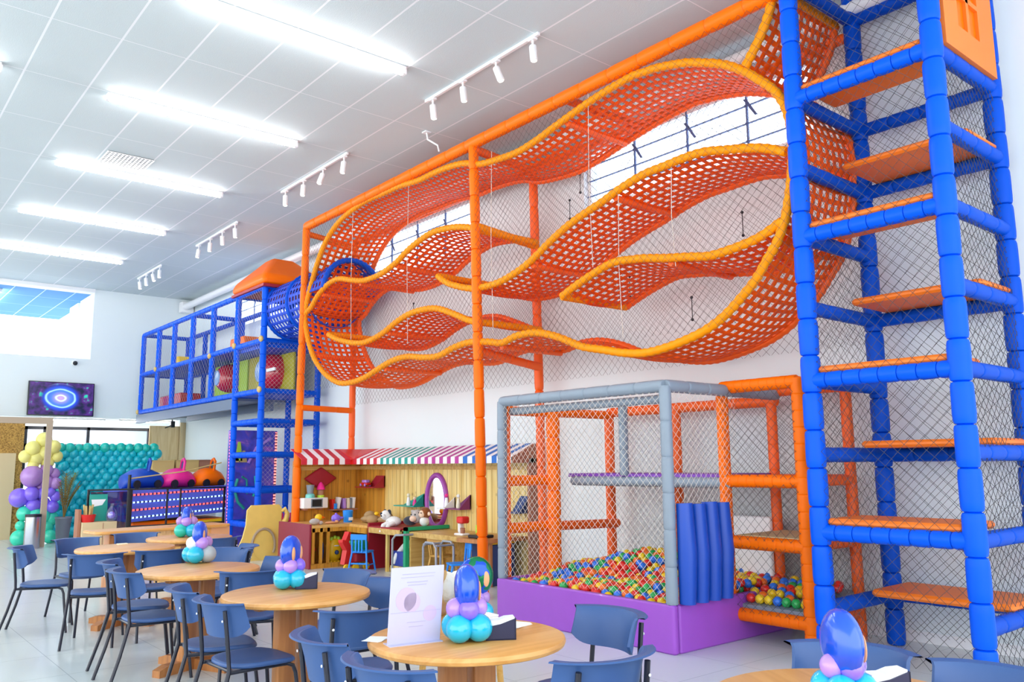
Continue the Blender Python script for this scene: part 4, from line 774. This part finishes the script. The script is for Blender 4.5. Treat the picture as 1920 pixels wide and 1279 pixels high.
# ------------------------------------------------------------------ on the tables
def foil_balloon(mb, c, r, flat, ang, mi=0):
    m = Matrix.Translation(c)@Matrix.Rotation(ang,4,'Z'); v = []; n = 28; rings = []
    for k in range(13):
        a = -PI/2+PI*k/12; rr = math.cos(a)**.75 if math.cos(a) > 1e-6 else 0
        rings.append([(r*rr*math.cos(2*PI*i/n)*(1+.025*(i%2)*(abs(a)<.4)), flat*math.sin(a), r*rr*math.sin(2*PI*i/n)*1.12) for i in range(n)])
    mb.loft(rings,mi,m)
def centrepiece(lab, x, y, z, ang, tier=('turq','turq','turq','turq'), top=('lilac','lilac','violet','lilac'), rb=.062, foilr=.095, fm='foil', fz=.235, patch=True, rot0=.4):
    t = thing('balloon_centrepiece',lab,'balloons',(x,y,z),0,'balloon table centrepieces')
    for k,c in enumerate(tier):
        a = rot0+k*PI/2; MB().sphere((rb*1.05*math.cos(a),rb*1.05*math.sin(a),rb),(rb,rb,rb*1.0),18,12).build('base_balloon',c,t)
    for k,c in enumerate(top):
        a = rot0+.75+k*PI/2; MB().sphere((rb*.82*math.cos(a),rb*.82*math.sin(a),rb*2.35),rb*.76,16,11).build('upper_balloon',c,t)
    mb = MB(); foil_balloon(mb,(0,0,fz),foilr,.055,ang); f = mb.build('foil_balloon',fm,t,True,70)
    if patch:
        for s in (-1,1):
            q = Matrix.Translation((0,0,fz))@Matrix.Rotation(ang,4,'Z')@Matrix.Translation((.5*foilr*s,-.048,-.01)); MB().sphere((0,0,0),(.02,.008,.045),12,8,0,q).build('peach_patch','peach',f)
    MB().tube([(0,0,.09),(0,0,fz-foilr)],.006,6).build('stick','whitem',t)
    return t
centrepiece('balloon piece with turquoise base and tall edge on blue foil balloon beside the menu card',2.36,3.17,.75,1.15)
centrepiece('balloon piece with the round faced blue foil balloon beside the lone napkin box',2.47,5.27,.75,.62,('turq','turq','turq','turq'),('lilac','lilac','lilac','violet'))
centrepiece('balloon piece with one pale grey ball, on the table before the yellow board',2.54,7.18,.75,.95,('turq','grayl','mint','turq'),('lilac','mauve','lilac','white'),rb=.07,rot0=-2.3)
centrepiece('farthest balloon piece, with a teal base and small blue foil balloon',3.33,9.85,.75,1.0,('tealg','grayl','tealg','turq'),('lilac','mauve','lilac','mauve'),rb=.075)
centrepiece('balloon piece cut by the bottom edge before the blue tower, with lilac balls',2.70,1.52,.75,1.0,('turq','turq','turq','turq'),('lilac','lilac','violet','violet'),rb=.053,foilr=.1,fz=.195)
def napkin_box(x,y,rz,lab):
    t = thing('napkin_box',lab,'napkin holder',(x,y,.75),rz,'navy napkin boxes'); w,d,h = .07,.04,.095
    prof = [(-w,0,0),(w,0,0),(w,0,h),(w*.7,0,h*.93),(.0,0,h*.75),(-w*.7,0,h*.66),(-w,0,h*.72)]
    for y0 in (-d,d-.006): MB().prism([(a,y0,c) for a,b,c in prof],(0,.006,0)).build('side','holder',t,True,25)
    MB().box((-w,-d,0),(-w+.006,d,h*.72)).box((w-.006,-d,0),(w,d,h)).box((-w,-d,0),(w,d,.006)).build('tray','holder',t,False)
    for k in range(1): MB().prism([(-w*.9,-d*.8,h*.2),(w*.92,-d*.8,h*.2),(w*.92,-d*.8,h*1.05),(w*.3,-d*.8,h*1.02),(-w*.2,-d*.8,h*.9),(-w*.9,-d*.8,h*.9)],(0,d*1.6,0)).build('napkins','napk',t,False)
    return t
napkin_box(2.50,3.10,-.55,'navy napkin box beside the turquoise balls on the menu card table')
napkin_box(2.545,5.18,-.5,'lone navy napkin box on the table with the round faced foil balloon')
napkin_box(2.86,1.46,-.6,'navy napkin box at the bottom edge beside the lilac balloon balls')
t = thing('menu_card','tall pale lilac menu card standing on the foreground table','menu card',(2.15,3.29,.75),-.2)
m = Matrix.Rotation(math.radians(8),4,'X'); MB().rbox((-.128,-.002,.0),(.128,.002,.345),.001,0,m).build('card','card',t,False)
MB().box((-.128,-.04,0),(.128,.05,.003)).build('card_base','card',t,False)
for a,b,c,d_ in ((-.075,.085,.312,.315),(-.08,.08,.298,.3),(-.05,.05,.275,.279),(-.045,.045,.262,.265),(-.12,.12,.142,.1435),(-.04,.05,.095,.097),(-.03,.04,.075,.0765)): MB().box((a,-.0035,c),(b,-.002,d_),0,m).build('faint_line','ink',t,False)
for cx,cz,r in ((-.05,.2,.05),(.07,.13,.033),(-.02,.185,.04)): MB().prism([(cx+r*math.cos(a),-.003,cz+r*1.1*math.sin(a)) for a in np.linspace(0,2*PI,24,endpoint=False)],(0,.001,0),0,m).build('pink_blot','inkp',t,False)
def paper(x,y,rz,s,lab,name='paper_napkin',h=.006,z=.7505):
    mb = MB()
    for k in range(3): q = Matrix.Rotation(.12*k,4,'Z'); mb.box((-s,-s*.8,k*h/3),(s,s*.8,(k+.8)*h/3),0,q)
    o = mb.build(name,'napk',None,False); o.location = (x,y,z); o.rotation_euler = (0,0,rz); return tag(o,lab,'paper','papers on the foreground table')
paper(2.06,3.47,.5,.055,'white paper slip half under the menu card on its left','paper_slip',.003); paper(2.75,3.30,.2,.075,'loose white napkins lying at the right rim of the foreground table'); paper(2.74,3.53,-.3,.06,'small white napkin stack at the back rim of the foreground table','paper_napkin',.025)
t = thing('bubble_wand','slim pale teal bubble tube with a white cap at the back of the foreground table','toy',(2.62,3.47,.75)); MB().lathe([(0,0),(.011,0),(.011,.1),(0,.1)],12).build('tube','teal2',t); MB().lathe([(0,.1),(.013,.1),(.014,.115),(.008,.135),(0,.137)],12).build('cap','white',t)
o = MB().rbox((-.05,-.035,0),(.05,.035,.012),.004).build('place_card','cream'); o.location = (2.52,9.38,.75); tag(o,'small cream card lying on the far rim of the bare table','card')
mb = MB()
for k in range(9): a = k*.7; mb.sphere((.075*math.cos(a)*(k%3)/1.5,.07*math.sin(a)*(k%3)/1.5,.05+.03*(k%4)),(.075,.07,.06),12,8)
o = mb.build('fleece_bag','bag'); o.location = (2.0,2.98,.45); tag(o,'crumpled white fleece bag lying on a navy chair under the foreground table','bag')
# child seat behind the menu card that carries one more balloon piece
t = thing('wooden_high_chair','wooden high chair back half hidden between the menu card and the balloons','chair',(3.0,4.08,0),.6)
for a in (-.16,.16):
    for b in (-.16,.16): MB().tube([(a*1.25,b*1.25,0),(a,b,.62)],.02,8).build('leg','lwood',t)
MB().rbox((-.19,-.19,.6),(.19,.19,.64),.03).build('seat','lwood',t); MB().rbox((-.19,.16,.64),(.19,.19,.9),.01).build('backrest','lwood',t)
o = MB()
for k in range(10): o.sphere((-.11+.025*k,.03*math.sin(k*2.1),.02*math.cos(k*1.7)),(.06,.05,.07),10,7)
o = o.build('fleece_throw','bag'); o.location = (3.1,4.33,.8); tag(o,'white curly fleece draped over the wooden high chair','throw')
centrepiece('balloon piece with a green and blue foil balloon, nearest the purple pit',3.06,4.02,.64,-.45,('turq','turq','turq','turq'),('lilac','mauve','lilac','mauve'),foilr=.105,fm='foilm',rb=.055,fz=.25)
for b in [o for o in bpy.data.objects if o.name.startswith('foil_balloon') and o.data.materials and o.data.materials[0] == M['foilm']]:
    nt = M['foilm'].node_tree; tc = nn(nt,'ShaderNodeTexCoord'); no = nn(nt,'ShaderNodeTexNoise'); no.inputs['Scale'].default_value = 9; cr = nn(nt,'ShaderNodeValToRGB'); e = cr.color_ramp.elements; cr.color_ramp.interpolation='CONSTANT'; e[0].color = lin('1c50c8'); e[1].position=.6; e[1].color = lin('e8b070'); a = e.new(.48); a.color = lin('12784c')
    nt.links.new(tc.outputs['Object'],no.inputs[0]); nt.links.new(no.outputs[0],cr.inputs[0]); nt.links.new(cr.outputs[0],nt.nodes['Principled BSDF'].inputs['Base Color'])
# long bench table behind
t = thing('long_table','long low wooden counter table behind the row of round tables','table',(3.62,11.75,0),.16)
MB().rbox((-.92,-.28,.71),(.92,.28,.75),.12,0,None,8).build('table_top','table',t,True,30)
MB().box((.05,-.2,.0),(.62,.2,.71)).build('front_panel','lwood',t,False); MB().box((.62,-.22,0),(.9,.22,.71)).build('end_panel','peach',t,False); MB().rbox((-.7,-.08,0),(-.62,.08,.71),.01).build('leg','dwood',t)
# ================================================================== party corner at the far end
t = thing('balloon_wall','tall teal wall built of round balloons in alternating rows behind the palm','balloon wall',(0,0,0))
pts = []; row = 0; z = 1.97
while z > .05:
    x = 4.04+(row%2)*.088; k = 0
    while x < 6.1:
        big = (k+row//2)%2; pts.append((x+random.uniform(-.012,.012),20.2+random.uniform(-.03,.03),z+random.uniform(-.012,.012),.112 if big else .099,row)); x += .176; k += 1
    z -= .128; row += 1
bp = {}
def balloon_mesh(name,m,p,c,r,tail=True):
    key = (name,m)
    if key not in bp:
        bp[key] = MB().sphere((0,0,0),1,16,11).build(name,m,p); o = bp[key]
    else: o = bp[key].copy(); COL.objects.link(o); o.parent = p
    o.location = c; o.scale = (r,r,r*1.04); return o
rest = MB()
for i,(x,y,z,r,rw) in enumerate(pts):
    if i < 100: balloon_mesh('balloon','tealg' if rw == 0 else 'tealb',t,(x,y-.02,z),r)
    else: rest.sphere((x,y,z),r,12,8)
stuff(rest.build('balloon_filling','tealb',t))
MB().box((3.98,20.27,0),(6.08,20.29,2.0)).build('backing','tealb',t,False)
t = thing('balloon_column','balloon garland column running from yellow through lilac and violet down to mint','balloon column',(0,0,0))
def blobs(m,lst):
    for x,z,r in lst: balloon_mesh('balloon',m,t,(x,19.7+random.uniform(-.08,.08)-(r-.1)*.4,z),r)
blobs('yell',[(3.62,2.12,.16),(3.42,1.95,.15),(3.3,1.78,.13),(3.5,1.75,.16),(3.66,1.86,.17),(3.8,1.98,.14),(3.88,1.78,.12),(3.72,1.66,.13),(3.45,1.6,.11)])
blobs('mauve',[(3.44,1.37,.22),(3.7,1.5,.13),(3.86,1.42,.12),(3.72,1.24,.14),(3.88,1.22,.12),(3.6,1.14,.08)])
blobs('violet',[(3.25,.94,.19),(3.45,1.02,.15),(3.64,1.02,.11),(3.8,1.04,.1),(3.9,.95,.11),(3.5,.78,.14),(3.7,.82,.13),(3.86,.74,.13),(3.58,.9,.05),(3.66,.94,.04),(3.53,.94,.04),(3.62,.98,.035),(3.66,.68,.1)])
blobs('mint',[(3.36,.62,.15),(3.55,.58,.14),(3.72,.55,.14),(3.86,.5,.15),(3.3,.38,.1),(3.28,.14,.16),(3.34,.3,.08),(3.78,.32,.14),(3.84,.14,.14),(3.62,.34,.12)])
t = thing('trash_bin','brushed steel round trash bin beside the taupe portal post','trash bin',(3.34,18.62,0)); MB().lathe([(0,0),(.135,0),(.14,.02),(.14,.6),(.0,.6)],24).build('bin_body','silver',t); MB().lathe([(.125,.6),(.143,.6),(.143,.65),(.125,.65)],24).build('rim','dark',t)
t = thing('potted_palm','dry olive palm fronds in a tall slate grey pot before the teal balloons','plant',(3.94,18.95,0))
MB().lathe([(0,0),(.105,0),(.15,.52),(.16,.53),(.16,.56),(.13,.56),(.12,.5),(0,.5)],20).build('pot','potg',t)
for k in range(9):
    a = 2.4*k; ln = .45+.06*(k%4); dx, dy = .16*math.cos(a)+.05, .12*math.sin(a); mb = MB(); P = [Vector((0,0,.5)),Vector((dx*.3,dy*.3,.5+ln*.6)),Vector((dx*.8,dy*.8,.5+ln*1.15)),Vector((dx*1.3,dy*1.3,.5+ln*1.5))]
    c = catmull([tuple(p) for p in P],.05); mb.tube(c,.008,5)
    for q in range(len(c)//3,len(c)-1):
        p, d = Vector(c[q]), (Vector(c[q+1])-Vector(c[q])).normalized(); sd = d.cross(Vector((0,0,1))); sd = sd.normalized() if sd.length > .1 else Vector((1,0,0))
        for s in (-1,1):
            e = p+sd*s*.1+d*.11; mb.prism([p-d*.012,p+d*.012,e],(.001,.003,.001))
    mb.build('frond','leaf' if k%3 else 'leafg',t,False)
t = thing('party_cabinet','low beige cabinet carrying party treats right of the palm','cabinet',(3.9,16.15,0)); MB().rbox((-.28,-.18,0),(.28,.18,.6),.01).build('body','beige',t); MB().box((.05,-.186,.02),(.06,-.18,.58)).build('door_gap','brown',t,False); MB().rbox((-.34,-.1,0),(-.285,.15,.82),.01).build('side_board','brown',t)
t = thing('treat_basket','small wooden basket of red and tan snacks on the beige cabinet','basket',(3.73,16.1,.6)); MB().lathe([(0,0),(.1,0),(.13,.13),(.12,.13),(.09,.02),(0,.02)],16).build('basket','red',t)
for k in range(6): MB().tube([(.05*math.cos(k),.05*math.sin(k),.08),(.07*math.cos(k),.06*math.sin(k),.3-.02*(k%3))],.018,7).build('snack_stick','tan',t)
t = thing('teal_picture_frame','teal picture stand with a pale sheet on the beige cabinet','picture stand',(3.93,16.24,.6)); m = Matrix.Rotation(-.12,4,'X'); MB().rbox((-.15,-.01,0),(.15,.01,.47),.006,0,m).build('frame','teal',t); MB().prism([(-.1,-.013,.25),(.06,-.013,.28),(.12,-.013,.38),(-.12,-.013,.38)],(0,.002,0),0,m).build('pale_sheet','white',t,False)
t = thing('clear_balloon_bag','clear tied bag of glittering violet pieces at the right of the beige cabinet','bag',(4.1,16.05,.6)); MB().lathe([(0,0),(.08,.02),(.1,.09),(.09,.17),(.035,.24),(.02,.27),(.045,.31),(0,.31)],18).build('film','plast',t); MB().sphere((0,0,.105),(.068,.068,.065),12,8).build('filling','violet',t)
t = thing('dark_cupboard','dark slate cupboard standing behind the glass railing','cupboard',(5.25,19.75,0)); MB().rbox((-.1,-.12,0),(.4,.2,.98),.01).build('body','navy',t); MB().rbox((-.05,-.1,.98),(.15,.1,1.06),.02).build('top_box','gray',t)
# railing
t = thing('black_railing','black metal railing with tinted glass panes in front of the lit kiddie ride','railing',(0,0,0)); RY = 16.55
MB().rbox((3.8,RY-.02,1.12),(6.35,RY+.02,1.15),.006).build('top_rail','dark',t)
for x,w in ((3.82,.02),(4.53,.04),(5.2,.015),(5.45,.015),(6.3,.02)): MB().rbox((x-w,RY-.02,0),(x+w,RY+.02,1.13),.005).build('railing_post','dark',t)
MB().rbox((4.5,RY-.012,.44),(6.3,RY+.012,.47),.004).build('lower_rail','dark',t); MB().box((3.86,RY-.004,.1),(4.48,RY+.004,1.1)).build('glass_pane','glt',t,False)
# ride
t = thing('kiddie_ride','long kiddie train ride base with rows of red and blue lights behind the black railing','amusement ride',(0,0,0))
sk = [[(4.45,17.0,1.1),(6.6,17.0,1.16),(6.6,18.4,1.16),(4.5,18.4,1.1)],[(4.62,17.02,.5),(6.6,17.12,.62),(6.6,18.3,.62),(4.7,18.3,.5)]]
MB().loft([sk[1],sk[0]]).build('lit_skirt','skirt',t,True,20)
def led_mat(name, c, axis, pitch):
    m = mat(name,'241c50',.4); nt = m.node_tree; b = nt.nodes['Principled BSDF']; b.inputs['Emission Color'].default_value = lin(c)
    tc = nn(nt,'ShaderNodeTexCoord'); sep = nn(nt,'ShaderNodeSeparateXYZ'); nt.links.new(tc.outputs['Object'],sep.inputs[0]); st = stripes(nt,sep,axis,pitch,pitch*.55)
    mu = nn(nt,'ShaderNodeMath', operation='MULTIPLY'); mu.inputs[1].default_value = 1.6; nt.links.new(st.outputs[0],mu.inputs[0]); nt.links.new(mu.outputs[0],b.inputs['Emission Strength']); return m
LM = [led_mat('red_led_strip','ff4a3c',0,.075),led_mat('blue_led_strip','86a8ff',0,.075)]
for r in range(4):
    s = .14+.24*r; P = []
    for k in range(9):
        f = k/8; P.append((4.7+1.84*f,17.0+(.02+.1*f)*s-.012,(1.1+.06*f)*(1-s)+(.5+.12*f)*s))
    MB().tube(P,.017,8).build('led_row',LM[r%2],t)
MB().rbox((4.75,17.1,0),(6.6,18.3,.5),.05).build('plinth','orange',t); MB().prism([(4.9,16.98,.42),(6.5,16.98,.5),(6.5,16.98,.38),(4.8,16.98,.3)],(0,.1,0)).build('step_board','yellow',t,False)
def ride_car(x,lab,m,l,wind):
    c = thing('ride_car',lab,'ride car',(x,17.45,1.13),.1,'kiddie ride cars'); h = l/2; c.scale = (1.12,1,1.35)
    rings = []
    for fx,w,zt in ((-1,.12,.12),(-.9,.24,.2),(-.5,.3,.27),(-.1,.3,.29),(.3,.3,.28),(.7,.26,.23),(.93,.2,.16),(1,.1,.1)):
        rings.append([(fx*h,w*math.cos(a),max(0,zt*(.5+.5*math.sin(a)))) for a in np.linspace(0,2*PI,18,endpoint=False)])
    MB().loft(rings).build('body',m,c,True,60)
    MB().tube([(.1*h,-.2,.24),(.2*h,-.18,.38),(.3*h,-.05,.42),(.4*h,.1,.4),(.45*h,.2,.26)],.025,8).build('hoop',m,c); MB().prism([(.12*h,-.17,.25),(.22*h,-.15,.36),(.32*h,0,.4),(.4*h,.14,.34),(.44*h,.18,.26)],(.02,0,0)).build('windscreen',wind,c)
    for k in (-.5,.5): MB().lathe([(0,0),(.06,0),(.06,.05),(0,.05)],14,0,Matrix.Translation((k*h,-.26,.06))@Matrix.Rotation(PI/2,4,'X')).build('wheel','dark',c)
    return c
ride_car(4.98,'royal blue kiddie ride car at the left end of the lit base','royal',.72,'dark'); ride_car(5.66,'hot pink kiddie ride car in the middle of the lit base','pink',.6,'navy'); ride_car(6.28,'orange kiddie ride car at the right end of the lit base','orange',.56,'dark')
o = MB().tube([(4.62,16.9,1.33),(5.6,16.9,1.45),(6.35,16.9,1.62)],.012,6).build('barrier_rope','tan'); tag(o,'pale yellow rope sloping in front of the ride cars','rope')
o = MB().tube([(4.6,16.9,0),(4.6,16.9,1.4)],.03,8).build('rope_stand','dark'); tag(o,'short dark stand that holds the left end of the sloping rope','stand')
t = thing('white_cabinet','plain pale cabinet under the cardboard boxes by the far wall','cabinet',(6.35,19.5,0)); MB().rbox((-.7,-.25,0),(.8,.25,1.42),.02).build('body','white',t); MB().box((.04,-.256,.05),(.05,-.25,1.38)).build('door_gap','gray',t,False)
for x,w,h,m,lab in ((5.95,.23,.26,'tan','left tan cardboard box on the pale cabinet by the timber door'),(6.48,.25,.27,'tan','middle tan cardboard box on the pale cabinet by the far wall'),(6.93,.19,.27,'brown','right brown cardboard box on the pale cabinet by the blue tower')):
    t = thing('cardboard_box',lab,'box',(x,19.5,1.42),0,'cardboard boxes'); MB().box((-w,-.2,0),(w,.2,h)).build('box_body',m,t,False)
    MB().box((-w,-.2,h),(w,-.005,h+.012),0,Matrix.Rotation(.06,4,'X')).build('flap',m,t,False); MB().box((-w,.005,h),(w,.2,h+.01)).build('flap',m,t,False)
# lit poster panels behind the far blue tower posts
pm = bpy.data.materials.new('poster_print'); pm.use_nodes = True; nt = pm.node_tree; b = nt.nodes['Principled BSDF']; tc = nn(nt,'ShaderNodeTexCoord'); no = nn(nt,'ShaderNodeTexNoise'); no.inputs['Scale'].default_value = 2.2; no.inputs['Distortion'].default_value = 1.5; nt.links.new(tc.outputs['Object'],no.inputs[0])
cr = nn(nt,'ShaderNodeValToRGB'); e = cr.color_ramp.elements; e[0].position=.3; e[0].color = lin('3a3ca0'); e[1].position=.75; e[1].color = lin('c86ad8'); a = e.new(.5); a.color = lin('4a48c8'); a = e.new(.6); a.color = lin('6a50b8'); nt.links.new(no.outputs[0],cr.inputs[0]); nt.links.new(cr.outputs[0],b.inputs['Base Color']); b.inputs['Roughness'].default_value = .3
t = thing('game_panel','tall violet printed game panel edged with red lights behind the lower blue tower','arcade panel',(6.68,16.1,0))
MB().rbox((-.48,0,0),(.5,.12,2.25),.02).build('board',pm,t)
for x in (-.47,.47): MB().rbox((x-.022,-.012,.1),(x+.022,.0,2.22),.004).build('light_strip',led_mat('red_edge_lights','ff6a5c',2,.06),t)
for x0,z0,z1,m in ((-.3,1.65,2.02,'limeg'),(-.2,1.62,1.85,'tan'),(-.36,1.62,1.8,'tan')): MB().prism([(x0-.07,-.012,z0),(x0+.08,-.012,z0),(x0+.03,-.012,z1),(x0-.02,-.012,z1)],(0,.012,0)).build('printed_rock',m,t)
MB().tube([(-.3,-.015,1.3),(-.36,-.015,1.1),(-.28,-.015,.85),(-.15,-.015,.72)],.03,8).tube([(-.22,-.015,1.34),(-.12,-.015,1.28),(-.1,-.015,1.0)],.02,8).build('printed_weed','teal',t); MB().tube([(.05,-.015,1.35),(.08,-.015,1.1),(.02,-.015,.95)],.025,8).build('printed_weed','tealg',t)
MB().tube([(-.1,-.015,1.6),(.05,-.015,1.9),(.35,-.015,2.1)],.03,8).build('printed_band','lilac',t)
